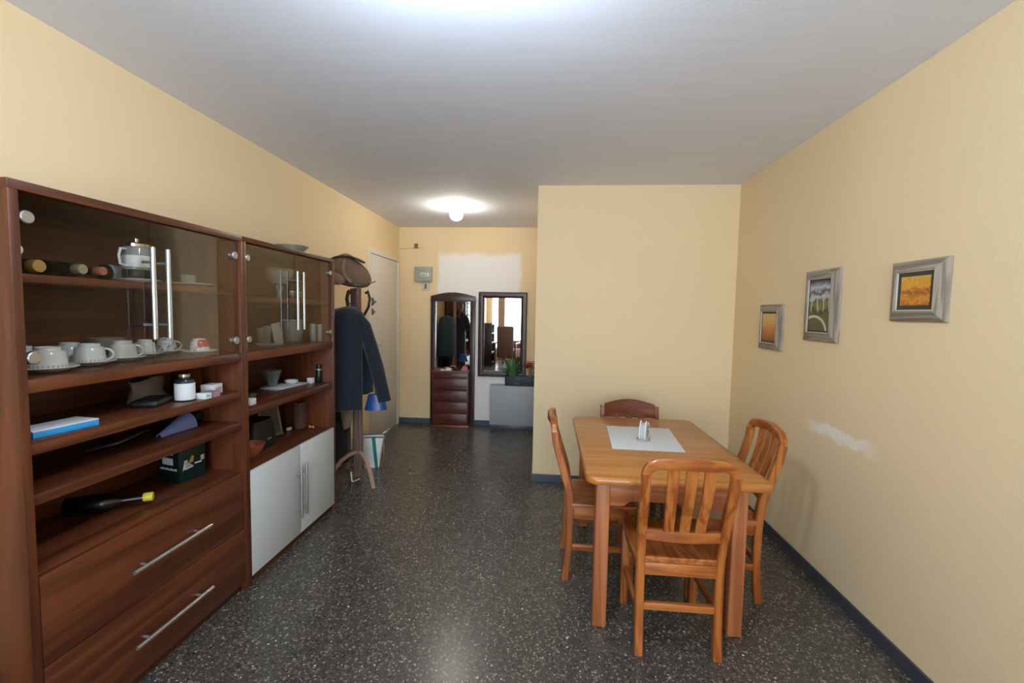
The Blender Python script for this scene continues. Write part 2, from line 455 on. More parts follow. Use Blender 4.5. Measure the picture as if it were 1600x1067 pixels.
# ------------------------------------------------------------------ ceiling lamps
def ceiling_lamp(label, x, y, r, drop, em):
    t = thing('ceiling_lamp', label, 'lamp', (x, y, H), 0, None)
    MB().lathe([(r * .55, -.022), (r * .6, -.018), (r * .6, 0.0)], (0, 0, 0), 32).build('lamp_base', whiteplastic, t)
    prof = []
    for k in range(11):
        a = PI * k / 10
        prof.append((max(.001, r * math.sin(a)), -.020 - drop / 2 - math.cos(a) * -drop / 2))
    MB().lathe(prof, (0, 0, 0), 32).build('globe', em, t)
    return t
ceiling_lamp('round glowing ceiling lamp at the end of the hall by the mains box', -.947, 4.43, .066, .125, emit('warm_lamp_glow', (1.0, .92, .76), 88))
pd = thing('pendant_lamp', 'cool white globe lamp whose lower rim shows at the top edge of view', 'lamp', (-.250, 1.030, H))
MB().lathe([(.05, -.03), (.055, -.026), (.055, 0)], (0, 0, 0), 28).build('ceiling_rose', whiteplastic, pd)
MB().tube([(0, 0, -.03), (0, 0, -.12)], .008, 10).build('stem', whiteplastic, pd)
MB().ball((0, 0, -.228), .112, 28, 18).build('globe', emit('cool_lamp_glow', (.72, .86, 1.0), 92), pd)

# ------------------------------------------------------------------ wall units
XB, XF = -1.908, -1.515
D = XF - XB
def bar_handle(p0, p1, out, parent, r=.0085):
    """bar between p0,p1 held off the face along +x by two posts"""
    a, b = Vector(p0), Vector(p1)
    d = (b - a); m = MB()
    m.tube([a, a + d * .02, b - d * .02, b], [r * .9, r, r, r * .9], 12)
    for f in (.16, .84):
        q = a + d * f
        m.tube([q, q - Vector((out, 0, 0))], .0052, 8)
    return m.build('handle', alu, parent)
def clamp_disc(y, z, parent, r=.019):
    m = MB().lathe([(r * .8, -.012), (r, -.012), (r, .006), (r * .85, .0085)], (D - .012, y, z), 20, Matrix.Rotation(PI / 2, 4, 'Y'))
    return m.build('hinge', alu, parent)

# left unit
Y0, W = 1.135, 0.952
u = thing('wall_unit', 'cherry wood wall unit with glass doors, open shelves and two drawers', 'wall unit', (XB, Y0, 0))
T = .026
MB().box((0, 0, 0), (D, T, 1.772), .0015).build('side_panel', cab[2], u)
MB().box((0, W - T * .8, 0), (D, W, 1.772), .0015).build('side_panel', cab[2], u)
MB().box((0, 0, 1.772), (D, W, 1.80), .0015).build('top_panel', cab[1], u)
MB().box((0, T, 0), (.008, W - T * .8, 1.772)).build('back_panel', cab[1], u)
iy0, iy1 = T, W - T * .8
for zt, th, xf in ((1.537, .026, D - .03), (1.224, .040, D - .004), (1.032, .036, D - .008), (.876, .034, D - .008), (.626, .02, D - .022)):
    MB().box((.008, iy0, zt - th), (xf, iy1, zt), .0015).build('shelf', cab[1], u)
MB().box((D - .06, iy0, 0), (D - .03, iy1, .045), .001).build('plinth', cab[1], u)
sp = 1.589 - Y0
for k, (a, b) in enumerate(((iy0 + .002, sp - .001), (sp + .001, iy1 - .002))):
    g = MB().box((D - .018, a, 1.2265), (D - .012, b, 1.768)).build('glass_door', doorglass, u)
    hy = sp - .036 if k == 0 else sp + .030
    bar_handle((D + .032, hy, 1.322), (D + .032, hy, 1.668), .044, g)
    ey = a + .022 if k == 0 else b - .022
    for z in (1.70, 1.287): clamp_disc(ey, z, g)
    if k == 0: MB().lathe([(.013, 0), (.016, .002), (.016, .010), (.012, .012)], (D - .046, T + .017, 1.606), 18, Matrix.Rotation(PI / 2, 4, 'Y')).build('inner_disc', whiteplastic, u)  # small white disc inside the glass, next to the side panel
for z0, z1 in ((.334, .622), (.048, .330)):
    d_ = MB().box((D - .020, iy0 + .003, z0), (D - .002, iy1 - .003, z1), .0025).build('drawer', cab[1], u)
    zc = z0 + (z1 - z0) * .50 - .005
    bar_handle((D + .030, .300, zc), (D + .030, .672, zc), .032, d_)

# right unit
Y1, W2 = 2.088, 0.936
u2 = thing('wall_unit', 'cherry wood wall unit with glass doors above and white cupboard doors below', 'wall unit', (XB, Y1, 0))
T2 = .021
MB().box((0, 0, 0), (D, T2, 1.776), .0015).build('side_panel', cab[2], u2)
MB().box((0, W2 - T2, 0), (D, W2, 1.776), .0015).build('side_panel', cab[2], u2)
MB().box((0, 0, 1.776), (D, W2, 1.80), .0015).build('top_panel', cab[1], u2)
MB().box((0, T2, 0), (.008, W2 - T2, 1.776)).build('back_panel', cab[1], u2)
jy0, jy1 = T2, W2 - T2
for zt, th, xf in ((1.507, .028, D - .03), (1.222, .046, D - .004), (.930, .036, D - .008), (.604, .02, D - .022)):
    MB().box((.008, jy0, zt - th), (xf, jy1, zt), .0015).build('shelf', cab[1], u2)
MB().box((D - .05, jy0, 0), (D - .02, jy1, .045), .001).build('plinth', cab[1], u2)
sp2 = 2.572 - Y1
for k, (a, b) in enumerate(((jy0 + .002, sp2 - .013), (sp2 - .011, jy1 - .002))):
    g = MB().box((D - .018, a, 1.2245), (D - .012, b, 1.770)).build('glass_door', doorglass, u2)
    hy = sp2 - .062 if k == 0 else sp2 + .004
    bar_handle((D + .032, hy, 1.322), (D + .032, hy, 1.668), .044, g, .0075)
    ey = a + .022 if k == 0 else b - .022
    for z in (1.70, 1.287): clamp_disc(ey, z, g, .017)
for k, (a, b) in enumerate(((jy0 + .002, sp2 - .0015), (sp2 + .0015, jy1 - .002))):
    d_ = MB().box((D - .018, a, .047), (D, b, .604), .002).build('cupboard_door', white_lam, u2)
    hy = sp2 - .045 if k == 0 else sp2 + .012
    bar_handle((D + .032, hy, .165), (D + .032, hy, .492), .032, d_, .0075)

# ------------------------------------------------------------------ crockery in the left unit
Z2 = 1.2245
def cup_band(name, c_band, kind):
    t = NT(name); v = t.coord(); x, y, z = t.xyz(v)
    ang = t.math('ARCTAN2', y, x)
    if kind == 'dots':
        dots = t.math('GREATER_THAN', t.math('SINE', t.math('MULTIPLY', ang, 26.0)), -.2)
        m = t.math('MULTIPLY', t.band(z, .006, .016, .002), dots)
        c = t.mix(t.math('MULTIPLY', m, .55), srgb(226, 230, 232), c_band)
    elif kind == 'flowers':
        n = t.noise(v, 55, 2)
        m = t.math('GREATER_THAN', n, .56)
        c = t.mix(t.math('MULTIPLY', m, .8), srgb(214, 218, 224), c_band)
    else:
        m = t.math('MULTIPLY', t.band(z, .028, .062, .002), t.band(ang, -1.1, .5, .03))
        c = t.mix(m, srgb(232, 232, 234), c_band)
        n = t.math('MULTIPLY', t.math('GREATER_THAN', t.noise(v, 70, 2), .57), t.math('LESS_THAN', z, .028))
        c = t.mix(t.math('MULTIPLY', n, .7), c, srgb(70, 84, 120))
    return t.bsdf(c, .15)
cup_dots = cup_band('porcelain_dotted_rim', srgb(150, 140, 110), 'dots')
cup_flow = cup_band('porcelain_grey_flowers', srgb(104, 112, 128), 'flowers')
cup_red = cup_band('porcelain_red_block', srgb(196, 62, 56), 'red')

def upside_cup(label, x, y, z, s, mat, hang, group, hs=1.0):
    t = thing('cup', label, 'cup', (x, y, z), 0, group)
    h = .074 * s * hs
    prof = [(.049 * s, 0), (.051 * s, .001), (.050 * s, h * .12), (.0475 * s, h * .45), (.0445 * s, h * .76), (.041 * s, h * .83), (.033 * s, h * .865), (.0325 * s, h * .88), (.0335 * s, h), (.029 * s, h), (.026 * s, h * .93), (.001, h * .91)]
    MB().lathe(prof, (0, 0, 0), 32).build('cup_body', mat, t)
    c, sn = math.cos(hang), math.sin(hang)
    pts = []
    for k in range(9):
        a = -PI * .52 + PI * 1.02 * k / 8
        r = .044 * s + .027 * s * math.cos(a)
        pts.append((c * r, sn * r, h * .43 + h * .30 * math.sin(a)))
    MB().tube(pts, .0042 * s, 8).build('cup_handle', mat, t)
    return t
def saucer(label, x, y, z, r, group, mat=porcelain):
    o = MB().lathe([(r * .5, 0), (r * .55, .002), (r * .78, .008), (r, .017), (r * .985, .019), (r * .75, .011), (r * .5, .0055), (.001, .005)], (0, 0, 0), 36).build('saucer', mat, None, True, (x, y, z))
    return tag(o, label, 'saucer', group)
GC, GS = 'upturned cups in the glass cabinet', 'saucers in the glass cabinet'
def seat(r, s): return Z2 + .0058 + max(0.0, (.051 * s / r - .5) / .25) * .0056
rows = [  # x, y, scale, mat, handle angle, cup label, saucer label
    (-1.645, 1.318, 1.00, cup_dots, -2.6, 'white cup upside down on saucer, nearest the left side panel at the front', 'white saucer at the front nearest the left side panel', .078, 1.0),
    (-1.690, 1.492, .93, cup_dots, .75, 'white cup upside down with handle to the right, second from the left in front row', 'white saucer under the second upturned cup from the left', .076, 1.05),
    (-1.715, 1.645, .90, porcelain, .8, 'plain bluish white cup upside down, third from the left in front row', 'white saucer under the third upturned cup from the left', .074, 1.1),
    (-1.765, 1.793, .80, cup_dots, 2.4, 'small white ribbed cup upside down behind the left door edge', 'white saucer under the small cup behind the door gap', .068, 1.15),
    (-1.800, 1.940, .82, cup_flow, .9, 'grey flowered cup upside down right of the door gap', 'white saucer under the grey flowered cup', .068, 1.1),
    (-1.655, 1.968, .80, cup_red, 2.2, 'white cup with red block upside down on wide saucer at right', 'wide saucer under the cup with the red block', .072, 1.1)]
for x, y, s, m, ha, lc, ls, r, hs in rows:
    saucer(ls, x, y, Z2, r, GS)
    upside_cup(lc, x, y, seat(r, s), s, m, ha, GC, hs)
for x, y, lc, ls in ((-1.805, 1.365, 'white cup upside down behind the leftmost front cup', 'saucer behind the leftmost front saucer'),
                     (-1.828, 1.540, 'white cup upside down behind the second front cup', 'saucer behind the second front saucer')):
    saucer(ls, x, y, Z2, .072, GS)
    upside_cup(lc, x, y, seat(.072, .86), .86, porcelain, 2.0, GC, 1.1)
gb = MB().lathe([(.03, 0), (.034, .004), (.05, .05), (.062, .085), (.064, .088), (.060, .086), (.048, .05), (.03, .008), (.001, .006)], (0, 0, 0), 28).build('glass_bowl', clearglass, None, True, (-1.838, 1.70, Z2))
tag(gb, 'clear glass bowl standing behind the row of upturned cups', 'bowl')

# top glass shelf, left unit
ZT = 1.537
def bottle(label, p, d, foil, lab=None, group=None, L=.30, r=.037, cap=None, z=None):
    """bottle lying down; p = end of the neck, d = direction from neck to base (x,y)"""
    a = math.atan2(d[1], d[0])
    t = thing('wine_bottle', label, 'bottle', (p[0], p[1], (z if z else ZT) + r), 0, group, rot=(0, PI / 2, a))
    # local z runs from the mouth to the base
    pr = [(.013, .012), (.0145, .02), (.0145, .09), (.018, .105), (.028, .125), (r * .96, .145), (r, .16), (r, L - .006), (r * .93, L), (r * .5, L - .004), (.001, L - .015)]
    MB().lathe(pr, (0, 0, 0), 24).build('bottle_body', darkbottle, t)
    MB().lathe([(.001, -.001), (.012, -.001), (.0155, .002), (.0165, .02), (.0160, .062), (.0153, .07)] if cap is None else [(.001, 0), (cap * .9, 0), (cap, .004), (cap, .028), (cap * .9, .032)], (0, 0, 0), 20).build('bottle_cap', foil, t)
    if lab:
        MB().lathe([(r * 1.008, L - .085), (r * 1.012, L - .083), (r * 1.012, L - .012), (r * 1.008, L - .010)], (0, 0, 0), 24, caps=False).build('bottle_label', lab, t)
    return t
GB = 'bottles lying on the top glass shelf'
bottle('dark wine bottle lying with its gold end towards the room at far left', (-1.60, 1.273), (-1, .0), goldfoil, None, GB, .27, .030, .021)
bottle('dark wine bottle lying between its neighbours, with pale gold neck foil', (-1.60, 1.404), (-1, -.04), silverfoil, None, GB, .27, .033, .018)
bottle('dark wine bottle lying with a salmon coloured neck foil', (-1.60, 1.474), (-1, -.03), salmonfoil, None, GB, .27, .033, .016)
bottle('dark bottle lying behind the coffee pot with a white paper label', (-1.705, 1.818), (0, -1), black, labelwhite, GB, .25, .034)
# coffee pot of glass with a pale band, on a white dish
pl = MB().lathe([(.045, 0), (.05, .002), (.075, .010), (.078, .013), (.06, .008), (.001, .006)], (0, 0, 0), 32).build('plate', porcelain, None, True, (-1.60, 1.605, ZT))
tag(pl, 'small white dish under the glass coffee pot', 'plate')
cp = thing('coffee_pot', 'glass coffee pot with pale band behind the long door handles', 'coffee pot', (-1.60, 1.605, ZT + .0072))
MB().lathe([(.036, 0), (.042, .004), (.045, .02), (.045, .125), (.043, .130), (.041, .125), (.041, .02), (.034, .006), (.001, .005)], (0, 0, 0), 28).build('glass_jug', clearglass, cp)
MB().lathe([(.0455, .052), (.0468, .054), (.0468, .094), (.0455, .096)], (0, 0, 0), 28, caps=False).build('band', whiteplastic, cp)
MB().lathe([(.046, .128), (.047, .132), (.047, .14), (.03, .148), (.008, .15), (.009, .162), (.001, .166)], (0, 0, 0), 28).build('lid', chrome, cp)
MB().lathe([(.0455, .01), (.047, .012), (.047, .04), (.0455, .042)], (0, 0, 0), 28, caps=False).build('base_ring', black, cp)
MB().tube([(.0, -.045, .118), (.01, -.075, .116), (.01, -.082, .09), (.006, -.074, .06), (.0, -.046, .055)], .0045, 8).build('pot_handle', whiteplastic, cp)
pl2 = MB().lathe([(.06, 0), (.065, .002), (.088, .009), (.108, .016), (.106, .018), (.085, .011), (.06, .006), (.001, .005)], (0, 0, 0), 40).build('plate', porcelain, None, True, (-1.675, 1.930, ZT))
tag(pl2, 'wide white plate under the little green glass', 'plate')
gg = MB().lathe([(.022, 0), (.026, .002), (.03, .03), (.031, .05), (.029, .05), (.026, .01), (.001, .008)], (0, 0, 0), 12).build('glass_tumbler', greenglass, None, True, (-1.665, 1.925, ZT + .0062))
tag(gg, 'small pale green glass tumbler standing on the wide white plate', 'glass')

# third shelf
Z3 = 1.0325
b = thing('book_box', 'flat bright blue box with white top on the open shelf', 'box', (-1.602, 1.302, Z3), math.radians(-6))
MB().box((-.055, -.092, 0), (.045, .092, .020), .0015).build('box_body', bluecard, b)
MB().box((-.055, -.092, .0202), (.045, .092, .024), .001).build('box_lid', paper, b)
j = thing('pill_jar', 'white labelled jar with dark neck and pale cap', 'jar', (-1.602, 1.815, Z3))
MB().lathe([(.033, 0), (.037, .003), (.038, .01), (.038, .082), (.033, .094), (.022, .100), (.022, .106), (.001, .106)], (0, 0, 0), 28).build('jar_body', plain('dark_jar_glass', srgb(46, 50, 62), .15), j)
MB().lathe([(.0382, .006), (.0386, .007), (.0386, .078), (.0382, .079)], (0, 0, 0), 28, caps=False).build('jar_label', paper, j)
MB().lathe([(.021, .1062), (.021, .118), (.001, .118)], (0, 0, 0), 24).build('jar_cap', silverfoil, j)
b = thing('medicine_box', 'small white, teal and pink medicine box beside the jar', 'box', (-1.552, 1.888, Z3), math.radians(-4))
MB().box((-.028, -.042, 0), (.022, -.004, .026), .001).build('box_end', paper, b)
MB().box((-.028, -.0038, 0), (.022, .004, .026), .001).build('stripe', teal, b)
MB().box((-.028, .0042, 0), (.022, .044, .026), .001).build('box_body', pinkcloth, b)
MB().box((.0221, -.034, .008), (.0224, -.012, .020)).build('printed_lines', greypaper, b)
b = thing('medicine_box', 'white carton with grey print behind the pink medicine box', 'box', (-1.612, 1.985, Z3), math.radians(5))
MB().box((-.03, -.036, 0), (.028, .036, .046), .0015).build('box_body', paper, b)
MB().box((.0282, -.020, .014), (.0285, .024, .030)).build('printed_lines', greypaper, b)
bg = MB()
rings = []
for k in range(6):
    z = .095 * k / 5; w = .06 - .012 * k / 5; e = .004 * math.sin(k * 2.3)
    rings.append([Vector(((w * .7 + .006 * math.sin(3 * a + k)) * math.cos(a) + e, (w * 1.5 + .01 * math.sin(2 * a + k)) * math.sin(a), z + .008 * math.sin(2 * a + 1) * (k / 5))) for a in [i * 2 * PI / 14 for i in range(14)]])
bg.rings(rings)
o = bg.build('paper_bag', brownpaper, None, True, (-1.765, 1.800, Z3)); tag(o, 'crumpled taupe paper bag behind the white jar', 'bag')
o = MB().box((-.05, -.075, 0), (.05, .075, .028), .010, 3).build('wallet', blackleather, None, True, (-1.662, 1.716, Z3), (0, 0, .35)); tag(o, 'black leather wallet lying left of the white jar', 'wallet')
# fourth shelf
Z4 = .8765
m = MB(); rings = []
for k in range(7):
    f = k / 6; y = -.10 + .19 * f; ro = .012 + .042 * f; ri = ro - .0025
    arc = [PI * i / 14 for i in range(15)]
    rings.append([Vector((ro * math.cos(a) * .9, y, ro * math.sin(a) * 1.25)) for a in arc] + [Vector((ri * math.cos(a) * .9, y, ri * math.sin(a) * 1.25)) for a in reversed(arc)])
m.rings(rings)
o = m.build('rolled_sheet', lavender, None, True, (-1.700, 1.860, Z4), (0, 0, .18)); tag(o, 'lavender blue sheet curled over on the lower open shelf', 'sheet')
o = MB().box((-.06, -.10, 0), (.06, .10, .008), .002).build('folder', plain('dark_grey_card', srgb(58, 56, 64), .4), None, True, (-1.745, 1.640, Z4 + .0170), (0, math.radians(-14), .3)); tag(o, 'dark grey folder lying tilted left of the curled sheet', 'folder')
o = MB().box((-.07, -.06, 0), (.07, .06, .05), .012, 3).build('camera_case', blackleather, None, True, (-1.78, 1.985, Z4)); tag(o, 'black soft case standing right of the curled sheet', 'case')
# drawer top
Z5 = .6265
bottle('dark green bottle with yellow cap lying above the drawers', (-1.612, 1.652), (-.85, -.52), yellowcap, None, None, .27, .038, .018, z=Z5)
bt = [o for o in bpy.data.objects if o.name.startswith('wine_bottle')][-1]
t = thing('beer_carton', 'dark green printed carton beside the right side panel', 'carton', (-1.745, 1.946, Z5), math.radians(-14))
MB().box((-.070, -.060, 0), (.070, .066, .160), .002).build('carton_body', darkgreen, t)
pm = MB().box((-.040, -.0604, .080), (.030, -.0600, .112)); pm.build('label_panel', labelwhite, t)
pm = MB()
for k in range(12):
    pm.box((-.058 + k * .0095, -.0604, .055), (-.0505 + k * .0095, -.0600, .062 + .002 * (k % 3)))
pm.build('printed_lettering', labelwhite, t)
MB().box((-.02, -.0604, .128), (.03, -.0600, .136)).build('printed_line', labelwhite, t)
pm = MB().prism([(-.045, .05), (-.035, .10), (-.02, .10), (-.03, .055), (.005, .062), (.005, .068), (-.04, .058)], 0, .0700, .0704)
pm.box((.0700, .012, .072), (.0704, .046, .079)).build('printed_emblem', labelwhite, t)
MB().box((.0700, .042, .082), (.0704, .058, .106)).build('printed_square', greypaper, t)
MB().prism([(-.018, .082), (.0, .118), (.010, .112), (.004, .085)], 0, .0700, .0704).build('printed_figure', goldfoil, t)

# ------------------------------------------------------------------ contents of the right unit
ZR1, ZR2, ZR3, ZR4 = 1.5072, 1.2222, .9302, .6042
t = thing('glass_compote', 'cut glass bowl standing on a glass foot on the upper shelf', 'bowl', (-1.725, 2.715, ZR1))
MB().lathe([(.045, 0), (.048, .004), (.018, .016), (.013, .03), (.022, .06), (.026, .075), (.014, .092), (.001, .094)], (0, 0, 0), 20).build('foot', clearglass, t)
MB().lathe([(.010, .0945), (.05, .098), (.068, .13), (.088, .185), (.090, .19), (.086, .188), (.064, .13), (.046, .103), (.001, .100)], (0, 0, 0), 14).build('bowl', clearglass, t, angle=12)
for k, (x, y, ds) in enumerate(((-1.70, 2.815, 'left'), (-1.70, 2.872, 'middle'), (-1.70, 2.929, 'right'))):
    lab_ = {'left': 'tiny cut glass liqueur glass beside the glass bowl', 'middle': 'tiny cut glass liqueur glass between its two neighbours', 'right': 'tiny cut glass liqueur glass nearest the right side panel'}[ds]
    o = MB().lathe([(.016, 0), (.017, .003), (.006, .008), (.006, .018), (.016, .030), (.020, .060), (.018, .060), (.014, .034), (.001, .028)], (0, 0, 0), 10).build('liqueur_glass', clearglass, None, True, (x, y, ZR1), angle=12)
    tag(o, lab_, 'glass', 'liqueur glasses on the upper shelf')
def tumbler(label, x, y, z, r, h, mat=clearglass, group='drinking glasses behind the right glass doors'):
    o = MB().lathe([(r * .72, 0), (r * .76, .003), (r * .9, h * .5), (r, h), (r * .94, h), (r * .84, h * .5), (r * .66, .012), (.001, .011)], (0, 0, 0), 18).build('drinking_glass', mat, None, True, (x, y, z))
    return tag(o, label, 'glass', group)
tumbler('amber drinking glass at the left of the lower glass shelf', -1.745, 2.545, ZR2, .028, .105, amberglass)
tumbler('clear glass standing left of the leaning card', -1.76, 2.630, ZR2, .026, .115)
tumbler('clear glass right of the leaning card', -1.745, 2.735, ZR2, .026, .10)
tumbler('slim clear glass just right of the big glass bowl', -1.615, 2.915, ZR2, .022, .125)
tumbler('slim clear glass at the front nearest the right side panel', -1.600, 2.972, ZR2, .022, .12)
tumbler('slim clear glass farthest back of the three near the right side panel', -1.652, 2.975, ZR2, .022, .12)
o = MB().box((-.0015, -.030, 0), (.0015, .030, .138), .0005).build('card', greypaper, None, True, (-1.650, 2.585, ZR2), (math.radians(11), 0, math.radians(-18)))
tag(o, 'pale grey card leaning upright on the lower glass shelf', 'card')
o = MB().lathe([(.05, 0), (.054, .004), (.066, .07), (.076, .145), (.078, .15), (.074, .148), (.062, .07), (.05, .010), (.001, .008)], (0, 0, 0), 30).build('glass_bowl', clearglass, None, True, (-1.740, 2.880, ZR2))
tag(o, 'large clear glass bowl behind the right door handles', 'bowl')
o = MB().lathe([(.04, 0), (.045, .002), (.06, .014), (.061, .017), (.055, .012), (.001, .006)], (0, 0, 0), 26).build('glass_dish', clearglass, None, True, (-1.640, 2.450, ZR2))
tag(o, 'shallow clear glass dish at the left front of the lower glass shelf', 'dish')
# open shelf
o = MB().lathe([(.022, 0), (.026, .004), (.036, .04), (.058, .10), (.060, .105), (.056, .103), (.033, .045), (.02, .010), (.001, .008)], (0, 0, 0), 8).build('glass_dish', smokeglass, None, True, (-1.775, 2.700, ZR3 + .0132), angle=12)
tag(o, 'smoky green fluted glass dish on the stack of papers', 'dish')
t = thing('paper_stack', 'loose stack of white papers under the smoky dish', 'papers', (-1.735, 2.775, ZR3), math.radians(-8))
for k in range(4):
    q = MB().box((-.075, -.135, 0), (.075, .135, .003), .0008)
    q.build('sheet', paper if k % 2 else greypaper, t, True, (.004 * (k - 1.5), .005 * ((k * 7) % 3 - 1), .0032 * k), (0, 0, math.radians((k * 5) % 7 - 3)))
o = MB().lathe([(.03, 0), (.035, .002), (.042, .012), (.043, .02), (.040, .02), (.034, .006), (.001, .005)], (0, 0, 0), 26).build('small_dish', porcelain, None, True, (-1.735, 2.845, ZR3 + .0135))
tag(o, 'small white dish lying on the stack of papers', 'dish')
o = MB().box((-.016, -.020, 0), (.016, .020, .038), .0015).build('small_box', paper, None, True, (-1.650, 2.940, ZR3), (0, 0, -.1)); tag(o, 'tiny white box beside the black spray can', 'box')
t = thing('spray_can', 'black spray can with pale ring by the right side panel', 'can', (-1.610, 2.976, ZR3))
MB().lathe([(.019, 0), (.021, .003), (.021, .092), (.016, .10), (.001, .10)], (0, 0, 0), 22).build('can_body', black, t)
MB().lathe([(.0212, .088), (.0218, .090), (.0218, .098), (.0165, .1005)], (0, 0, 0), 22, caps=False).build('ring', alu, t)
MB().lathe([(.017, .1005), (.018, .104), (.017, .126), (.001, .128)], (0, 0, 0), 20).build('can_cap', black, t)
t = thing('spectacles', 'pair of spectacles lying at the left of the open shelf', 'glasses', (-1.735, 2.450, ZR3 + .004), .5)
for s in (-1, 1):
    MB().tube([(.0 + .018 * math.cos(a), s * .032 + .024 * math.sin(a), .0) for a in [i * 2 * PI / 16 for i in range(17)]], .002, 6).build('rim', alu, t)
MB().tube([(0, -.009, .001), (.004, 0, .003), (0, .009, .001)], .0018, 6).build('bridge', alu, t)
for s in (-1, 1): MB().tube([(0, s * .056, .0), (-.06, s * .052, .0), (-.11, s * .045, -.001)], .0016, 6).build('temple', black, t)
o = MB().box((-.022, -.024, 0), (.022, .024, .034), .003).build('small_box', paper, None, True, (-1.585, 2.215, ZR3), (0, 0, .08)); tag(o, 'small white box at the left front edge of the open shelf', 'box')
# bottom open shelf
t = thing('handbag', 'black bag lying in the lower open shelf', 'bag', (-1.76, 2.52, ZR4), .1)
rings = []
for k in range(7):
    f = k / 6; w = 1 - .25 * f * f
    rings.append([Vector((.075 * w * math.copysign(abs(math.cos(a)) ** .6, math.cos(a)), .125 * w * math.copysign(abs(math.sin(a)) ** .6, math.sin(a)), .165 * f)) for a in [i * 2 * PI / 20 for i in range(20)]])
MB().rings(rings).build('bag_body', blackleather, t)
MB().box((.066, -.02, .045), (.0775, .02, .055), .002).build('clasp', alu, t)
t = thing('photo_frame', 'dark picture frame leaning back inside the lower open shelf', 'picture frame', (-1.79, 2.715, ZR4 + .002), math.radians(-14), rot=(0, math.radians(-14), math.radians(-20)))
m = MB()
for a, b_ in (((-.007, -.075, 0), (.007, -.060, .20)), ((-.007, .060, 0), (.007, .075, .20)), ((-.007, -.06, 0), (.007, .06, .015)), ((-.007, -.06, .185), (.007, .06, .20))): m.box(a, b_, .001)
m.build('frame', darkgrey, t)
MB().box((-.005, -.06, .015), (.003, .06, .185)).build('photograph', plain('dark_photo_print', srgb(46, 50, 48), .3, var=.5, scale=14), t)
o = MB().box((-.026, -.032, 0), (.026, .032, .185), .002).build('carton', plain('brown_card', srgb(98, 62, 54), .6), None, True, (-1.735, 2.952, ZR4), (0, 0, -.12)); tag(o, 'tall brown carton standing at the right of the lower open shelf', 'box')
o = MB().box((-.012, -.02, 0), (.012, .02, .022), .006, 3).build('soap_bar', plain('beige_soap', srgb(200, 186, 170), .5), None, True, (-1.78, 2.885, ZR4)); tag(o, 'small pale block left of the tall brown carton', 'block')
m = MB()
for k in range(6): m.ball((.012 * math.cos(k * 1.9) - .004 * k, .012 * math.sin(k * 2.7) + .004 * k, .008), .007, 8, 6)
o = m.build('trinket', goldfoil, None, True, (-1.655, 2.955, ZR4)); tag(o, 'little shiny trinket in the front right corner of lower open shelf', 'trinket')
o = MB().lathe([(.034, 0), (.038, .003), (.062, .045), (.072, .072), (.074, .078), (.070, .078), (.056, .045), (.03, .010), (.001, .008)], (0, 0, 0), 28).build('clay_bowl', terracotta, None, True, (-1.665, 2.325, ZR4)); tag(o, 'terracotta clay bowl at the left of the lower open shelf', 'bowl')
# on top of the right unit
o = MB().lathe([(.04, 0), (.045, .004), (.075, .035), (.105, .062), (.107, .066), (.102, .065), (.07, .04), (.04, .010), (.001, .008)], (0, 0, 0), 16).build('glass_dish', greenglass, None, True, (-1.735, 2.87, 1.8002), angle=12); tag(o, 'green glass dish on top of the right wall unit', 'dish')

# ------------------------------------------------------------------ dining table
TX0, TX1, TY0, TY1, TZ = .180, .985, 1.915, 3.085, .735
cx, cy = (TX0 + TX1) / 2, (TY0 + TY1) / 2
tb = thing('dining_table', 'honey pine dining table with rounded corners and square legs', 'table', (cx, cy, 0))
hx, hy = (TX1 - TX0) / 2, (TY1 - TY0) / 2
def rrect(hx, hy, r, n=8):
    p = []
    for sx, sy, a0 in ((1, 1, 0), (-1, 1, PI / 2), (-1, -1, PI), (1, -1, 1.5 * PI)):
        for k in range(n + 1):
            a = a0 + PI / 2 * k / n
            p.append((sx * (hx - r) + r * math.cos(a), sy * (hy - r) + r * math.sin(a)))
    return p
m = MB(); rings = []
for off, z in ((-.012, .698), (-.004, .701), (.0, .708), (.0, .722), (-.004, .730), (-.012, .735)):
    rings.append([Vector((x, y, z)) for x, y in rrect(hx + off, hy + off, .055 + off)])
m.rings(rings); m.build('tabletop', pinetop, tb)
LX0, LX1 = .233 - cx, .902 - cx
for lx in (LX0, LX1 - .064):
    for ly in (1.985 - cy, 3.015 - cy - .064):
        MB().box((lx, ly, 0), (lx + .064, ly + .064, .698), .007, 3).build('leg', pineleg[2], tb)
def apron(L, h1, h2):
    """outline (u along, z) with deeper shaped ends"""
    a = L / 2; e = .085
    pts = [(-a, .698), (-a, h1)]
    pts += [(-a + e * .7, h1), (-a + e * .82, h1 + .003), (-a + e * .92, h1 + (h2 - h1) * .45), (-a + e * 1.05, h2 - .003), (-a + e * 1.2, h2)]
    q = [(-u_, z) for u_, z in reversed(pts)]
    return pts + q
for y in (1.998 - cy, 3.002 - cy - .02):
    o = MB(); o.prism([(u_ + (LX0 + LX1) / 2, z) for u_, z in apron(LX1 - LX0 - .126, .576, .600)], 1, y, y + .02, .002); o.build('apron', pineleg[0], tb)
for x in (LX0 + .012, LX1 - .032):
    o = MB(); o.prism([(u_, z) for u_, z in apron(3.015 - 1.985 - .126, .576, .600)], 0, x, x + .02, .002); o.build('apron', pineleg[1], tb)
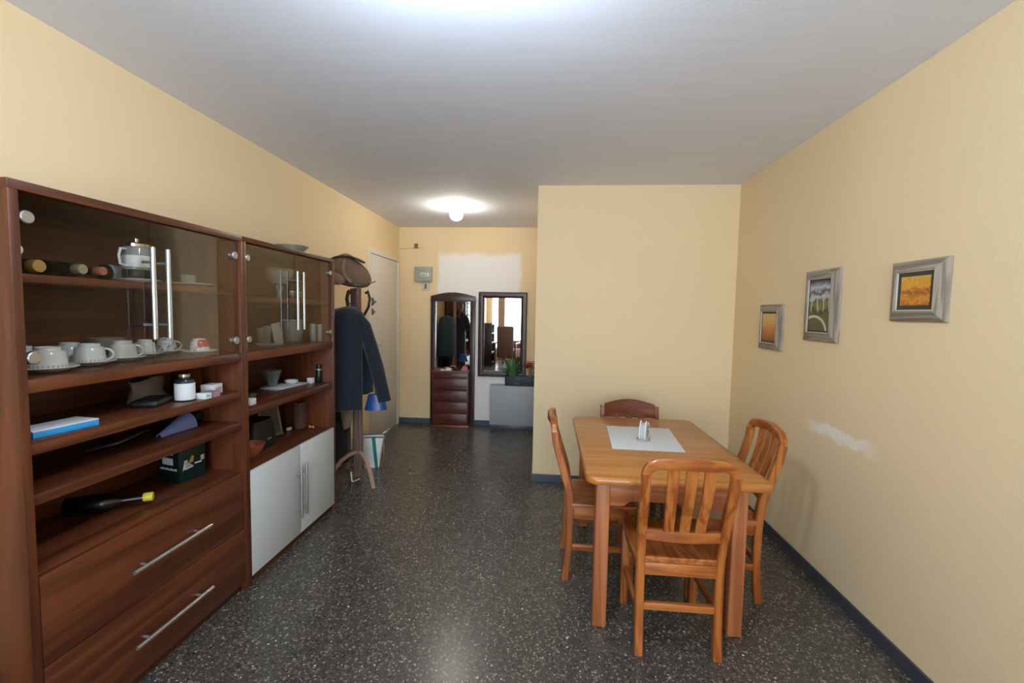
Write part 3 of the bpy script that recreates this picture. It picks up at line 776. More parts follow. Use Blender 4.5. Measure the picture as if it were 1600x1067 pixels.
# mat and napkin holder
mt = MB(); w = [Vector((.353, 2.345, 0)), Vector((.728, 2.330, 0)), Vector((.770, 2.815, 0)), Vector((.384, 2.825, 0))]
c0 = sum(w, Vector()) / 4
mt.prism([((p - c0).x, (p - c0).y) for p in w], 2, 0, .003, .0008)
def mat_m():
    t = NT('white_woven_mat'); v = t.coord(); x, y, z = t.xyz(v)
    wv = t.math('MULTIPLY', t.math('SINE', t.math('MULTIPLY', x, 900)), t.math('SINE', t.math('MULTIPLY', y, 900)))
    c = t.mix(t.math('ADD', t.math('MULTIPLY', wv, .2), .5), srgb(196, 200, 204), srgb(222, 224, 226))
    return t.bsdf(c, .8, 0, wv, .1, .001)
o = mt.build('table_mat', mat_m(), None, True, (c0.x, c0.y, TZ + .0003)); tag(o, 'white woven mat lying in the middle of the pine table', 'mat')
nh = thing('napkin_holder', 'white ceramic napkin holder with green leaves and pale flowers on mat', 'napkin holder', (.553, 2.535, TZ + .0036), math.radians(62))
MB().lathe([(.034, 0), (.038, .002), (.038, .008), (.034, .011), (.001, .011)], (0, 0, 0), 28).build('base', clearglass, nh)
for sx in (-1, 1):
    m = MB(); pts = []
    pr = [(-.026, .011), (-.029, .04), (-.024, .075), (-.013, .102), (-.002, .110), (.010, .100), (.022, .072), (.027, .04), (.025, .011)]
    m.prism(pr, 1, sx * .015 - .003, sx * .015 + .003, .001)
    m.build('side_plate', porcelain, nh)
m = MB()
for k in range(7): m.box((-.030 + .001 * (k % 3), -.010 + k * .003, .012), (.030 - .001 * (k % 2), -.0085 + k * .003, .086 + .004 * (k % 3)), .0004)
m.build('napkins', paper, nh)
m = MB()
for k, (x, z) in enumerate(((.012, .03), (.020, .05), (.014, .072), (.024, .034), (.006, .055), (.024, .062))):
    m.ball((x + .004, -.021, z), (.007, .003, .009), 8, 6)
m.build('leaf_relief', plain('sage_green_glaze', srgb(112, 136, 104), .35), nh)
m = MB()
for k, (x, z) in enumerate(((.008, .095), (.022, .078), (.028, .050), (.018, .028), (.012, .060))):
    m.ball((x + .006, -.0225, z), (.0075, .004, .0075), 8, 6)
m.build('flower_relief', plain('pale_green_glaze', srgb(206, 218, 196), .3), nh)

# ------------------------------------------------------------------ dining chairs
def post_profile():
    return [(-.186, 0), (-.180, .05), (-.173, .12), (-.168, .22), (-.166, .36), (-.168, .44), (-.180, .52), (-.204, .60), (-.232, .69), (-.252, .76), (-.260, .818)]
def make_chair(label, loc, rz, grp):
    t = thing('dining_chair', label, 'chair', loc, rz, grp)
    px = .163; pw = .036
    for s in (-1, 1):
        MB().strip([(s * (px + .012 * min(1, max(0, (z - .4) / .45))), y, z) for y, z in post_profile()], pw, [.038, .036, .036, .037, .040, .042, .042, .040, .038, .036, .036], (1, 0, 0)).build('rear_leg', pine[2], t)
        MB().box((s * .168 - .018, .140, 0), (s * .168 + .018, .176, .405), .004).build('front_leg', pine[2], t)
    # crest rail with rounded shoulders
    pts = []
    X = px + .012
    for k in range(7):
        a = PI / 2 * k / 6
        pts.append((-X + .060 - .060 * math.cos(a), -.260 - .008 * math.sin(a), .812 + .056 * math.sin(a)))
    for k in range(1, 8):
        f = k / 8
        pts.append((-X + .060 + (2 * X - .12) * f, -.268 - .016 * math.sin(PI * f), .868 + .006 * math.sin(PI * f)))
    q = [(-x, y, z) for x, y, z in reversed(pts[:7])]
    pts += q
    cr = MB(); V = [Vector(p) for p in pts]; rings = []
    for i, p in enumerate(V):
        tt = (V[min(i + 1, len(V) - 1)] - V[max(i - 1, 0)]); tt.y = 0; tt.normalize()
        nn = Vector((-tt.z, 0, tt.x))
        edge = min(i, len(V) - 1 - i) / 6
        wd = .017 + .008 * min(1, edge)
        inn = p - nn * 0
        d = Vector((0, 1, 0))
        rr = []
        for (a_, b_) in ((1, -.7), (1, .7), (.7, 1), (-.7, 1), (-1, .7), (-1, -.7), (-.7, -1), (.7, -1)):
            rr.append(p + nn * ((.016 if a_ > 0 else wd * 1.15) * a_) + d * (.016 * b_))
        rings.append(rr)
    cr.rings(rings); cr.build('crest_rail', pine[0], t)
    # lower back rail, bowed backwards
    MB().strip([(-px + (2 * px) * f, -.186 - .020 * math.sin(PI * f), .535) for f in [k / 8 for k in range(9)]], .046, .024, (0, 0, 1)).build('back_rail', pine[0], t)
    for sx in (-.068, 0, .068):
        bow = .020 if sx else .022
        MB().strip([(sx * .92, -.198 - .004, .545), (sx * .95, -.222, .62), (sx, -.246, .69), (sx * 1.03, -.266, .77), (sx * 1.05, -.278, .852)], [.042, .042, .042, .044, .046], .014, (1, 0, 0)).build('slat', pine[2], t)
    # dished seat
    m = MB(); rings = []
    def out(zoff, sh):
        p = []
        for x, y in rrect(1, 1, .14, 4):
            wx = .184 + .010 * (y + 1) / 2
            p.append(Vector((x * (wx - sh), y * (.186 - sh) + .002, zoff)))
        return p
    rings = [out(.405, .006), out(.408, .0), out(.424, .0), out(.430, .005), out(.429, .03), out(.422, .08), out(.418, .14)]
    m.rings(rings); m.build('seat', pine[1], t)
    MB().box((-.146, -.182, .350), (.146, -.160, .404), .002).build('seat_rail', pine[0], t)
    MB().box((-.151, .148, .350), (.151, .168, .404), .002).build('seat_rail', pine[0], t)
    for s in (-1, 1):
        MB().box((s * .165 - .010, -.150, .350), (s * .165 + .010, .141, .404), .002).build('seat_rail', pine[1], t)
        MB().box((s * .166 - .009, -.158, .168), (s * .166 + .009, .141, .200), .002).build('stretcher', pine[1], t)
    MB().box((-.146, -.182, .195), (.146, -.160, .226), .002).build('stretcher', pine[0], t)
    MB().box((-.150, .150, .235), (.150, .168, .266), .002).build('stretcher', pine[0], t)
    return t
GCH = 'slatted pine chairs around the table'
ch = make_chair('slatted pine chair in front of the table seen from behind', (.577, 2.029, 0), 0, GCH)
copy_tree(ch, (.306, 2.512, 0), -PI / 2, 'slatted pine chair at the left side of the table seen edge-on', GCH)
copy_tree(ch, (.908, 2.425, 0), PI / 2, 'slatted pine chair between the table and the right wall', GCH)
# far chair with a solid arched crest
t = thing('dining_chair', 'reddish chair with solid arched top rail behind the far table end', 'chair', (.609, 3.085, 0), PI)
for s in (-1, 1):
    MB().strip([(s * .196, y * 1.0, z) for y, z in ((-.195, 0), (-.175, .15), (-.166, .40), (-.180, .58), (-.200, .70), (-.212, .775))], .030, .036, (1, 0, 0)).build('rear_leg', redwood[2], t)
    MB().box((s * .185 - .018, .130, 0), (s * .185 + .018, .166, .405), .004).build('front_leg', redwood[2], t)
    MB().box((s * .18 - .010, -.155, .35), (s * .18 + .010, .132, .404), .002).build('seat_rail', redwood[1], t)
    MB().box((s * .18 - .009, -.158, .17), (s * .18 + .009, .132, .20), .002).build('stretcher', redwood[1], t)
cr = MB(); rings = []
for k in range(13):
    f = k / 12; x = -.182 + .364 * f
    top = .790 + .034 * math.sin(PI * f); bow = -.020 * math.sin(PI * f)
    y = -.206 + bow
    rings.append([Vector((x, y - .011, .690)), Vector((x, y + .011, .690)), Vector((x, y + .011, top - .004)), Vector((x, y + .007, top)), Vector((x, y - .007, top)), Vector((x, y - .011, top - .004))])
cr.rings(rings); cr.build('crest_rail', redwood[0], t)
for sx in (-.09, 0, .09): MB().strip([(sx, -.178, .41), (sx, -.190, .56), (sx, -.214, .70)], .04, .014, (1, 0, 0)).build('slat', redwood[2], t)
MB().box((-.20, -.185, .405), (.20, .185, .430), .010, 3).build('seat', redwood[1], t)

# ------------------------------------------------------------------ pictures on the right wall
def art(name, kind):
    t = NT(name); v = t.coord(); x, y, z = t.xyz(v)
    if kind == 'gold':
        wob = t.math('ADD', z, t.math('MULTIPLY', t.math('SUBTRACT', t.noise(v, 22, 5, .65), .5), .09))
        c = t.ramp(t.smooth(wob, -.085, .095), [(0.0, srgb(150, 74, 22)), (.2, srgb(214, 138, 40)), (.42, srgb(156, 78, 26)), (.58, srgb(220, 150, 46)), (.8, srgb(206, 152, 48)), (1.0, srgb(226, 190, 110))])
        sp_ = t.math('GREATER_THAN', t.noise(v, 90, 3, .6), .60)
        c = t.mix(t.math('MULTIPLY', sp_, .5), c, srgb(232, 186, 84))
    elif kind == 'dusk':
        c = t.ramp(t.smooth(t.math('ADD', z, t.math('MULTIPLY', t.noise(v, 18, 4), .05)), -.09, .125), [(0, srgb(136, 70, 28)), (.35, srgb(190, 112, 48)), (.7, srgb(214, 156, 78)), (1, srgb(210, 186, 120))])
    else:
        wob = t.math('MULTIPLY', t.math('SUBTRACT', t.noise(v, 14, 4, .6), .5), .12)
        zz = t.math('ADD', z, wob)
        c = t.ramp(t.smooth(zz, -.15, .15), [(0, srgb(84, 80, 66)), (.22, srgb(96, 92, 50)), (.36, srgb(52, 58, 34)), (.5, srgb(120, 122, 70)), (.62, srgb(70, 82, 60)), (.72, srgb(196, 196, 196)), (.82, srgb(66, 66, 78)), (.9, srgb(190, 192, 206)), (1, srgb(60, 58, 70))])
        dst = t.math('SQRT', t.math('ADD', t.math('POWER', t.math('ADD', y, -.04), 2.0), t.math('POWER', t.math('MULTIPLY', t.math('ADD', z, .15), 1.25), 2.0)))
        c = t.mix(t.math('MULTIPLY', t.band(dst, .105, .122, .004), t.math('LESS_THAN', z, -.01)), c, srgb(198, 194, 160))
        tr_ = t.math('MULTIPLY', t.math('GREATER_THAN', t.math('SINE', t.math('ADD', t.math('MULTIPLY', y, 120), t.math('MULTIPLY', wob, 40))), .75), t.band(z, -.03, .06, .01))
        c = t.mix(t.math('MULTIPLY', tr_, .6), c, srgb(216, 212, 180))
    b = t.noise(v, 60, 3)
    return t.bsdf(c, .45, 0, b, .2, .003)
def picture(label, y0, y1, z0, z1, fw, m_art, border):
    t = thing('framed_picture', label, 'picture', (XR, (y0 + y1) / 2, (z0 + z1) / 2))
    w, h = (y1 - y0) / 2, (z1 - z0) / 2
    dp = .028
    def side(a, b):  # mitred moulding between outer corners a->b (y,z)
        pass
    corners = [(-w, -h), (w, -h), (w, h), (-w, h)]
    inner = [(-w + fw, -h + fw), (w - fw, -h + fw), (w - fw, h - fw), (-w + fw, h - fw)]
    for i in range(4):
        j = (i + 1) % 4
        a, b, ai, bi = corners[i], corners[j], inner[i], inner[j]
        m = MB(); rings = []
        for (o_, n_) in ((a, ai), (b, bi)):
            L = lambda f: (o_[0] + (n_[0] - o_[0]) * f, o_[1] + (n_[1] - o_[1]) * f)
            prof = [(0, 0), (0, -.012), (.05, -.016), (.5, -.024), (.94, -.033), (1, -.032), (1, 0)]
            rings.append([Vector((d_, *L(f))) for f, d_ in prof])
        m.rings(rings); m.build('frame_side', grayframe[1 if i % 2 == 0 else 2], t)
    iw, ih = w - fw, h - fw
    m = MB(); e = .005
    for a, b in (((-iw, -ih), (iw, -ih + e)), ((-iw, ih - e), (iw, ih)), ((-iw, -ih + e), (-iw + e, ih - e)), ((iw - e, -ih + e), (iw, ih - e))):
        m.box((-.027, a[0], a[1]), (-.004, b[0], b[1]), .001)
    m.build('inner_lip', plain('silvered_lip', srgb(206, 200, 188), .4), t)
    m = MB().box((-.022, -iw + e, -ih + e), (-.004, iw - e, ih - e)); m.build('dark_mount', plain('dark_mount_card', srgb(66, 60, 48), .7), t)
    m = MB().box((-.0235, -iw + e + border, -ih + e + border), (-.022, iw - e - border, ih - e - border)); m.build('painting', m_art, t)
    return t
picture('small grey framed gold picture nearest the room corner', 2.965, 3.262, 1.232, 1.534, .042, art('dusk_field_painting', 'dusk'), .014)
picture('tall grey framed landscape with curving path, the middle picture', 2.418, 2.720, 1.321, 1.714, .046, art('garden_path_painting', 'path'), .010)
picture('grey framed orange picture hung highest, the one farthest from the corner', 1.796, 2.070, 1.443, 1.691, .042, art('orange_field_painting', 'gold'), .018)

# ------------------------------------------------------------------ coat stand
CX, CY = -1.598, 3.585
cs = thing('coat_stand', 'bentwood coat stand with curved legs beside the right wall unit', 'coat stand', (CX, CY, 0))
st = MB(); st.strip([(0, 0, .035), (0, 0, .30), (0, 0, .62), (0, 0, 1.2), (0, 0, 1.628)], [.050, .082, .070, .056, .05], [.045, .05, .05, .05, .05], (1, -.2, 0)); st.build('post', bentwood, cs)
LA = [math.radians(a) for a in (-43, 132, 237)]
for a in LA:
    c, s = math.cos(a), math.sin(a)
    pts = [(.02, .24), (.08, .235), (.16, .20), (.23, .13), (.275, .055), (.295, .008)]
    MB().strip([(c * r, s * r, z) for r, z in pts], .032, .024, (-s, c, 0)).build('leg', plain('pinkish_bentwood', srgb(168, 132, 120), .4), cs)
for a in LA:
    c, s = math.cos(a + .4), math.sin(a + .4)
    pts = [(.02, 1.36), (.07, 1.40), (.12, 1.47), (.135, 1.54), (.115, 1.60), (.09, 1.585)]
    MB().tube([(c * r, s * r, z) for r, z in pts], .011, 8).build('hook', darkwood[2], cs)
def cloth_body(secs, folds, amp, n=40, seed=0):
    rnd = random.Random(seed); ph = [rnd.random() * 6 for _ in range(4)]
    rings = []
    for k, (z, x, y, rx, ry) in enumerate(secs):
        rr = []
        am = amp * min(1.0, .25 + k / 5)
        for i in range(n):
            a = 2 * PI * i / n
            f = 1 + am * (math.sin(folds * a + ph[0] + .25 * k) * .6 + math.sin((folds + 3) * a + ph[1] - .2 * k) * .4)
            zz = z + (.012 * math.sin(2 * a + ph[2]) if k == len(secs) - 1 else 0)
            rr.append(Vector((x + rx * f * math.cos(a), y + ry * f * math.sin(a), zz)))
        rings.append(rr)
    return MB().rings(rings)
jk = thing('jacket', 'navy jacket with one sleeve hanging on the front of the coat stand', 'jacket', (CX - .062, CY - .215, 0))
cloth_body([(1.475, .07, .06, .03, .03), (1.452, .06, .04, .10, .06), (1.412, .045, .02, .155, .08), (1.33, .03, .0, .165, .085), (1.15, .025, .0, .165, .08), (.95, .02, .0, .170, .082), (.78, .015, .0, .176, .086), (.66, .012, .0, .182, .09), (.655, .012, .0, .165, .07)], 7, .07, seed=3).build('body', navy, jk)
sl = [(.165, .0, 1.405, .035), (.205, .005, 1.33, .052), (.258, .01, 1.17, .054), (.305, .015, 1.0, .053), (.350, .02, .82, .051), (.370, .02, .725, .051), (.371, .02, .72, .038)]
m = MB(); rings = []
for x, y, z, r in sl:
    rings.append([Vector((x + r * 1.0 * math.cos(a) * (1 + .05 * math.sin(3 * a + z * 20)), y + r * .8 * math.sin(a), z + .25 * r * math.cos(a))) for a in [i * 2 * PI / 18 for i in range(18)]])
m.rings(rings); m.build('sleeve', navy, jk)
MB().tube([(.03, .10, 1.49), (.05, .13, 1.50), (.055, .15, 1.47)], .006, 6).build('hanging_loop', navy, jk)
o = cloth_body([(1.36, 0, 0, .03, .04), (1.33, 0, 0, .09, .07), (1.2, 0, 0, .105, .08), (.9, 0, 0, .11, .085), (.6, 0, 0, .11, .085), (.16, .0, 0, .112, .08), (.15, .0, 0, .09, .06)], 6, .06, seed=5).build('coat', blackwool, None, True, (CX - .178, CY - .02, 0))
tag(o, 'long black coat hanging on the wall side of the coat stand', 'coat')
o = cloth_body([(1.38, 0, 0, .03, .04), (1.35, 0, 0, .10, .06), (1.2, 0, 0, .125, .07), (.95, .0, 0, .135, .075), (.72, .0, 0, .14, .08), (.71, .0, 0, .12, .06)], 6, .07, seed=9).build('coat', tealwool, None, True, (CX - .09, CY + .21, 0))
tag(o, 'petrol blue coat on the far side of the coat stand, seen in the hall mirror', 'coat')
# brown bag on top
t = thing('shoulder_bag', 'brown tweed bag slung over the top of the coat stand', 'bag', (CX - .058, CY - .03, 1.745))
b = bmesh.new(); bmesh.ops.create_uvsphere(b, u_segments=32, v_segments=20, radius=1)
for v in b.verts:
    x, y, z = v.co
    d = 1 + .06 * math.sin(3 * x + 2 * z) * math.cos(2 * y)
    zz = z * (.135 if z > 0 else .115) * d
    v.co = Vector((x * .182 * d + .035 * (-z) * .3, y * .12 * d, zz - .035 * x))
m = MB(); m._merge(b); m.build('bag_body', tweed, t)
m = MB().ball((-.055, -.095, -.045), (.075, .034, .055), 18, 12); m.build('pocket', tweedpale, t)
m = MB(); m.strip([(x, -.035, .131 * math.sqrt(1 - (x / .186) ** 2) - .035 * x + .004) for x in [-.15 + .026 * k for k in range(12)]], .085, .014, (0, 1, 0)); m.build('top_band', darkbrown, t)
m = MB(); m.tube([(-.085 + .14 * k / 8, -.03, .128 + .028 * math.sin(PI * k / 8)) for k in range(9)], .006, 8); m.build('carry_handle', tweedpale, t)
m = MB(); m.strip([(.005, -.085, .10), (.012, -.125, .03), (.03, -.128, -.03), (.07, -.115, -.075), (.11, -.09, -.10)], .024, .006, (.8, 0, .6)); m.build('strap', tweedpale, t)
m = MB(); m.strip([(.03, -.112, -.06), (.085, -.112, -.085), (.14, -.085, -.10)], .022, .008, (0, 0, 1)); m.build('zip_opening', darkbrown, t)
m = MB(); m.tube([(.17, -.02, -.06), (.20, -.02, -.075), (.235, -.02, -.062)], .006, 6); m.build('strap_end', tweedpale, t)
# scarves and belts between hooks
m = MB(); m.strip([(.0, 0, 1.62), (.004, -.004, 1.5), (.0, 0, 1.32)], [.032, .03, .034], .012, (1, .2, 0))
o = m.build('scarf', maroon, None, True, (CX + .0, CY - .095, 0)); tag(o, 'maroon scarf hanging under the brown bag', 'scarf')
m = MB(); m.strip([(.0, 0, 1.57), (.008, -.004, 1.48), (.004, 0, 1.33)], [.024, .022, .024], .008, (1, .2, 0))
o = m.build('belt', brownvelvet, None, True, (CX + .058, CY - .095, 0)); tag(o, 'brown leather belt hanging right of the maroon scarf', 'belt')
o = cloth_body([(.70, 0, 0, .04, .02), (.66, 0, 0, .055, .03), (.60, 0, 0, .045, .028), (.53, 0, 0, .03, .02)], 4, .06, 20, 4).build('cloth', taupe, None, True, (CX - .040, CY - .125, -.055)); tag(o, 'taupe cloth hanging below the navy jacket hem by the post', 'cloth')
# blue bag hung behind
rings = []
for k in range(6):
    f = k / 5
    rings.append([Vector((.095 * (1 - .35 * f) * math.copysign(abs(math.cos(a)) ** .7, math.cos(a)), .05 * (1 - .3 * f) * math.sin(a), .13 * f)) for a in [i * 2 * PI / 18 for i in range(18)]])
t = thing('pouch', 'shiny blue pouch hanging below the jacket beside the post', 'bag', (CX + .150, CY + .02, .605), .2)
MB().rings(rings).build('pouch_body', blueplastic, t)
MB().tube([(0, 0, .128), (-.02, .0, .24), (-.06, -.0, .40)], .005, 6).build('cord', blackwool, t)
# tote on the floor
t = thing('tote_bag', 'white paper tote bag with a teal stripe on the floor by the coat stand', 'bag', (-1.600, 3.905, 0), math.radians(12))
rings = []
for k in range(7):
    f = k / 6; hw = .062 + .040 * f; hd = .045 + .012 * f
    rings.append([Vector((hw * x * (1 + .03 * math.sin(5 * y + k)), hd * y * (1 + .04 * math.sin(4 * x + k)), .285 * f + (.008 * math.sin(5 * x) if k == 6 else 0))) for x, y in rrect(1, 1, .12, 3)])
MB().rings(rings, (True, False)).build('bag_body', plain('crinkled_white_paper', srgb(236, 242, 240), .45, var=.12, scale=14, bump=.5), t)
m = MB(); m.poly([Vector(p) for p in ((.030, -.0470, .002), (.056, -.0470, .002), (.034, -.0600, .284), (.002, -.0600, .284))]); m.poly([Vector(p) for p in ((.030, -.0490, .002), (.002, -.0620, .284), (.034, -.0620, .284), (.056, -.0490, .002))]); m.build('stripe', teal, t, False)
MB().tube([(.100 * x, .056 * y, .286) for x, y in rrect(1, 1, .12, 3)], .004, 6).build('rim', blackwool, t)
MB().tube([(.098, -.02, .28), (.108, -.03, .20), (.106, -.04, .10), (.085, -.055, .006)], .0025, 6).build('cord', stemtan, t)
# plastic strip on the foot
m = MB(); m.strip([(-.018, 0, .095), (-.012, .0, .03), (-.004, -.002, .012), (.03, -.008, .028), (.062, -.012, .045)], .016, .006, (0, 1, 0))
o = m.build('plastic_hook', whiteplastic, None, True, (-1.600, 3.492, 0)); tag(o, 'white bent plastic hook at the foot of the coat stand', 'hook')

# ------------------------------------------------------------------ hall stand with mirror
hs = thing('hall_stand', 'narrow dark hall stand with arched mirror and drawers', 'hall stand', (-1.204, YB - .004, 0))
hw = .284
for s in (-1, 1):
    MB().box((s * hw - (.062 if s > 0 else 0), -.045, 0), (s * hw + (0 if s > 0 else .062), 0, 1.60), .004).build('frame_post', darkwood[2], hs)
poly = [(-hw, 1.575)]
for k in range(13):
    f = k / 12
    poly.append((-hw + 2 * hw * f, 1.640 + .048 * math.sin(PI * f)))
poly.append((hw, 1.575))
MB().prism(poly, 1, -.048, 0, .003).build('arched_top', darkwood[0], hs)
MB().box((-hw + .062, -.018, .69), (hw - .062, -.006, 1.575)).build('mirror', mirror_m, hs)
MB().box((-hw + .062, -.006, .69), (hw - .062, 0, 1.60)).build('mirror_backing', darkwood[2], hs)
MB().box((-.226, -.165, .03), (.226, -.019, .690), .003).build('drawer_case', drawwood, hs)
MB().box((-.236, -.178, .690), (.236, -.019, .712), .004).build('ledge', redwood[0], hs)
MB().box((-.236, -.176, 0), (.236, -.019, .030), .004).build('plinth', redwood[0], hs)
MB().box((-.215, -.172, .615), (.215, -.1652, .682), .003).build('drawer', drawwood, hs)
for k in range(4):
    z0 = .040 + k * .142
    d_ = MB().box((-.215, -.172, z0), (.215, -.1652, z0 + .135), .003).build('drawer', drawwood, hs)
    MB().ball((0, -.178, z0 + .07), .010, 12, 8).build('knob', darkwood[2], d_)
HZ = .7122; HYL = YB - .004
o = MB().box((-.035, -.025, 0), (.035, .025, .032), .002).build('small_box', paper, None, True, (-1.228, HYL - .13, HZ)); tag(o, 'small white box on the ledge of the hall stand', 'box')
o = MB().box((-.028, -.03, 0), (.028, .03, .014), .002).build('envelope', paper, None, True, (-1.305, HYL - .12, HZ)); tag(o, 'low white packet left of the box on the hall stand ledge', 'packet')
o = MB().ball((0, 0, .016), (.05, .03, .016), 14, 8).build('glove', blackwool, None, True, (-1.135, HYL - .10, HZ)); tag(o, 'dark glove on the hall stand ledge right of the box', 'glove')
rr = cloth_body([(.001, 0, 0, .045, .030), (.02, 0, 0, .042, .030), (.045, .004, 0, .030, .022), (.055, .006, 0, .012, .01)], 4, .10, 20, 2)
o = rr.build('folded_cloth', pinkcloth, None, True, (-1.035, HYL - .10, HZ)); tag(o, 'pink crumpled cloth at the right end of the hall stand ledge', 'cloth')

# framed wall mirror
wm = thing('wall_mirror', 'rectangular wall mirror in a wide dark wood frame', 'mirror', (-.578, YB, 1.168))
w, h, fw = .306, .534, .076
cor = [(-w, -h), (w, -h), (w, h), (-w, h)]; inn = [(-w + fw, -h + fw), (w - fw, -h + fw), (w - fw, h - fw), (-w + fw, h - fw)]
for i in range(4):
    k = (i + 1) % 4; rings = []
    for o_, n_ in ((cor[i], inn[i]), (cor[k], inn[k])):
        L = lambda f: (o_[0] + (n_[0] - o_[0]) * f, o_[1] + (n_[1] - o_[1]) * f)
        rings.append([Vector((L(f)[0], d_, L(f)[1])) for f, d_ in ((0, 0), (0, -.02), (.12, -.032), (.5, -.036), (.85, -.026), (1, -.018), (1, 0))])
    MB().rings(rings).build('frame_side', darkwood[0 if i % 2 == 0 else 2], wm)
MB().box((-w + fw - .004, -.014, -h + fw - .004), (w - fw + .004, -.006, h - fw + .004)).build('mirror', mirror_m, wm)

# low grey cabinet with planter
gc = thing('low_cabinet', 'low light grey cabinet in the hall corner below the mirror', 'cabinet', (-.414, YB - .1, 0))
MB().box((-.290, -.08, .062), (.290, .085, .548), .003).build('cabinet_body', greycab, gc)
MB().box((-.286, -.074, 0), (.290, .085, .0615), .002).build('plinth', base_m, gc)
MB().box((-.278, -.086, .078), (.278, -.0802, .520), .002).build('cabinet_door', greycab, gc)
ptr = thing('planter', 'dark slate trough planter with green leaves on the low grey cabinet', 'planter', (-.325, YB - .10, .5482))
m = MB(); rings = []
for z, a in ((0, .96), (.005, .98), (.12, 1.0), (.12, .93), (.09, .92)):
    rings.append([Vector((.197 * a * x, .06 * a * y, z)) for x, y in rrect(1, 1, .12, 3)])
m.rings(rings, (True, True)); m.build('trough', planter_m, ptr)
MB().box((-.178, -.050, .0905), (.178, .050, .100), .004).build('soil', soil, ptr)
m = MB(); rnd = random.Random(11)
def leaf(m, base, d, L, wd, droop):
    d = Vector(d).normalized(); sd = d.cross(Vector((0, 0, 1)))
    if sd.length < .1: sd = Vector((1, 0, 0))
    sd.normalize(); pts = []
    for k in range(6):
        f = k / 5
        c = Vector(base) + d * (L * f) + Vector((0, 0, -droop * f * f))
        ww = wd * math.sin(PI * min(.98, .12 + .86 * f)) + .0005
        up = d.cross(sd)
        pts.append([c + sd * ww, c + up * ww * .25 + Vector((0, 0, .001)), c - sd * ww, c - up * .001])
    m.rings(pts)
for k in range(70):
    a = rnd.random() * 2 * PI; e = .5 + rnd.random() * .9
    bx = -.115 + rnd.uniform(-.03, .03)
    leaf(m, (bx, rnd.uniform(-.02, .02), .10), (math.cos(a) * math.cos(e) * .8, math.sin(a) * math.cos(e) * .45, math.sin(e) * 1.1), rnd.uniform(.13, .29), rnd.uniform(.014, .026), rnd.uniform(.0, .06))
m.build('foliage', leafgreen, ptr)['kind'] = 'stuff'
m = MB()
for z, dx in ((.07, .06), (.045, .065), (.085, .05), (.03, .045)): leaf(m, (-.088, -.062, z), (1, -.2, .35 if z > .05 else .1), .085, .010, .03)
m.build('pale_leaf', leafpale, ptr)
fp = thing('flowering_plant', 'orange-red flowers on tan stems standing in the dark planter', 'plant', (-.215, YB - .10, .6484))
m = MB(); hd = MB()
for k in range(16):
    a = rnd.random() * 2 * PI; r = rnd.uniform(.01, .085); zt = rnd.uniform(.11, .20)
    tip = (r * math.cos(a), r * .5 * math.sin(a), zt)
    m.tube([(tip[0] * .15, tip[1] * .2, 0), (tip[0] * .5, tip[1] * .6, zt * .5), tip], .0022, 5)
    for q in range(9):
        b_ = rnd.random() * 2 * PI
        leaf(hd, tip, (math.cos(b_), math.sin(b_) * .7, .35), .046, .020, .010)
m.build('stems', stemtan, fp); hd.build('petals', orange, fp)

# mains box, switch and cable clip
t = thing('mains_box', 'grey electrical mains box on the hall back wall', 'fuse box', (-1.586, YB, 1.912))
MB().box((-.106, -.055, -.092), (.106, 0, .092), .005).build('box_body', greyplastic, t)
MB().box((-.106, -.058, .045), (.106, -.0552, .092), .002).build('box_lid', greyplastic, t)
MB().box((-.035, -.062, -.030), (.072, -.0552, .012), .004).build('breaker_window', whiteplastic, t)
for k in range(3): MB().box((-.02 + k * .03, -.070, -.020), (-.008 + k * .03, -.0622, .004), .002).build('toggle', darkgrey, t)
for x in (-.09, -.07): MB().ball((x, -.0585, .065), (.006, .003, .006), 8, 6).build('screw', darkgrey, t)
t = thing('wall_switch', 'small pale switch plate just below the mains box', 'switch', (-1.563, YB, 1.758))
MB().box((-.052, -.012, -.052), (.052, 0, .052), .010, 3).build('plate', plain('cream_plastic', srgb(206, 202, 188), .4), t)
MB().box((-.014, -.018, -.028), (.014, -.0122, .034), .004).build('rocker', darkgrey, t)
t = thing('cord_clip', 'small brown cable connector high on the hall back wall', 'connector', (-1.690, YB, 2.268))
MB().box((-.026, -.02, -.032), (.026, 0, -.016), .003).box((-.022, -.018, -.010), (.022, 0, .026), .003).build('clip_body', brass, t)
MB().tube([(-.215, -.003, -.040), (-.12, -.003, -.034), (-.026, -.004, -.026)], .003, 6).tube([(.026, -.004, -.026), (.09, -.003, -.022)], .003, 6).build('cable', plain('painted_cable', srgb(196, 168, 110), .6), t)

# ------------------------------------------------------------------ behind the viewer, seen only in the hall mirrors
t = thing('armchair', 'brown high-backed armchair by the window, seen in the wall mirror', 'armchair', (-1.08, -1.25, 0), math.radians(200))
MB().box((-.27, -.26, .20), (.27, .28, .44), .05, 3).build('seat', brownvelvet, t)
MB().box((-.25, -.34, .20), (.25, -.22, 1.08), .05, 3).build('backrest', brownvelvet, t)
for s in (-1, 1):
    MB().strip([(s * .31, -.28, .60), (s * .31, 0, .62), (s * .31, .24, .58), (s * .31, .28, .40), (s * .31, .25, .0)], .045, .035, (1, 0, 0)).build('arm', redwood[1], t)
    MB().box((s * .31 - .02, -.30, 0), (s * .31 + .02, -.25, .62), .004).build('leg', redwood[2], t)
t = thing('chest', 'brown chest under the window, seen in the wall mirror', 'chest', (-.72, -2.05, 0))
MB().box((-.35, -.20, .06), (.35, .20, .60), .008).build('chest_body', redwood[0], t)
MB().box((-.36, -.21, .60), (.36, .21, .63), .006).build('chest_top', redwood[0], t)
MB().box((-.33, -.18, 0), (.33, .18, .06), .004).build('plinth', redwood[0], t)
t = thing('media_rack', 'dark rack with pale shelf edges along the left wall, seen in the wall mirror', 'rack', (-1.70, -1.0, 0))
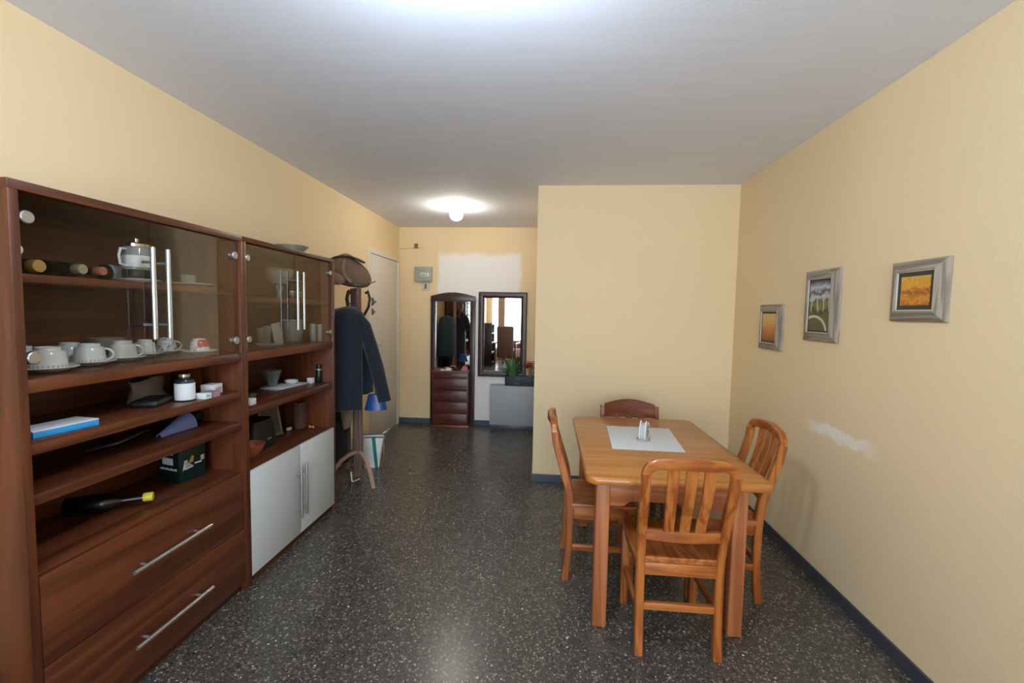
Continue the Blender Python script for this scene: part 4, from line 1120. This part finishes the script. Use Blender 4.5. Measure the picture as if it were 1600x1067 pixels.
for s in (-1, 1): MB().box((-.19, s * .30 - .01, 0), (.19, s * .30 + .01, 1.15), .002).build('side_panel', black, t)
for z in (.08, .35, .62, .88, 1.13): MB().box((-.19, -.29, z - .015), (.19, .29, z + .010), .002).build('shelf', whiteplastic if z in (.35, .62, .88) else black, t)
MB().box((-.19, -.29, .08), (-.18, .29, 1.12)).build('back_panel', black, t)
t = thing('curtain', 'pale peach curtain beside the window, seen in the wall mirror', 'curtain', (-1.44, YF + .09, 0))
m = MB(); F, B_ = [], []
for k in range(41):
    x = -.11 + .22 * k / 40; y = .03 * math.sin(k * 1.1)
    F.append((x, y))
poly = F + [(x, y + .006) for x, y in reversed(F)]
m.prism(poly, 2, .02, 2.40); m.build('curtain_cloth', curtain_m, t)
MB().tube([(-.30, 0, 2.42), (.30, 0, 2.42)], .012, 10).build('curtain_rod', alu, t)

# ------------------------------------------------------------------ daylight, camera, view
w = bpy.data.worlds.new('daylight_sky'); sc.world = w; w.use_nodes = True
nt = w.node_tree; nt.nodes.clear()
ow = nt.nodes.new('ShaderNodeOutputWorld'); bgd = nt.nodes.new('ShaderNodeBackground')
bgd.inputs[0].default_value = (.82, .92, 1.0, 1); bgd.inputs[1].default_value = 11
nt.links.new(bgd.outputs[0], ow.inputs[0])
al = bpy.data.lights.new('window_portal', 'AREA'); al.shape = 'RECTANGLE'; al.size = WX1 - WX0; al.size_y = WZ1 - WZ0
al.cycles.is_portal = True
ao = bpy.data.objects.new('window_portal', al); link(ao)
ao.location = ((WX0 + WX1) / 2, YF - .13, (WZ0 + WZ1) / 2); ao.rotation_euler = (PI / 2, 0, 0)

cam = bpy.data.cameras.new('camera'); co = bpy.data.objects.new('camera', cam); link(co); sc.camera = co
F_, yaw, pitch, roll, ch_ = 690.0, .0821, .0652, .0185, 1.4481
cam.sensor_fit = 'HORIZONTAL'; cam.sensor_width = 36; cam.lens = F_ / 1600 * 36; cam.clip_start = .05; cam.clip_end = 60
fwd = Vector((-math.sin(yaw) * math.cos(pitch), math.cos(yaw) * math.cos(pitch), -math.sin(pitch)))
r_ = fwd.cross(Vector((0, 0, 1))).normalized(); u_ = r_.cross(fwd)
c, s = math.cos(roll), math.sin(roll)
r2, u2_ = r_ * c + u_ * s, u_ * c - r_ * s
M = Matrix((r2, u2_, -fwd)).transposed().to_4x4(); M.translation = Vector((0, 0, ch_))
co.matrix_world = M

sc.render.engine = 'CYCLES'
sc.cycles.use_denoising = True
sc.cycles.max_bounces = 10; sc.cycles.transparent_max_bounces = 24; sc.cycles.glossy_bounces = 5; sc.cycles.diffuse_bounces = 5
sc.cycles.caustics_reflective = False; sc.cycles.caustics_refractive = False
sc.cycles.sample_clamp_indirect = 6
vs = sc.view_settings
vs.view_transform = 'Standard'; vs.look = 'None'; vs.gamma = 1.0; vs.use_curve_mapping = False
vs.exposure = 0.06
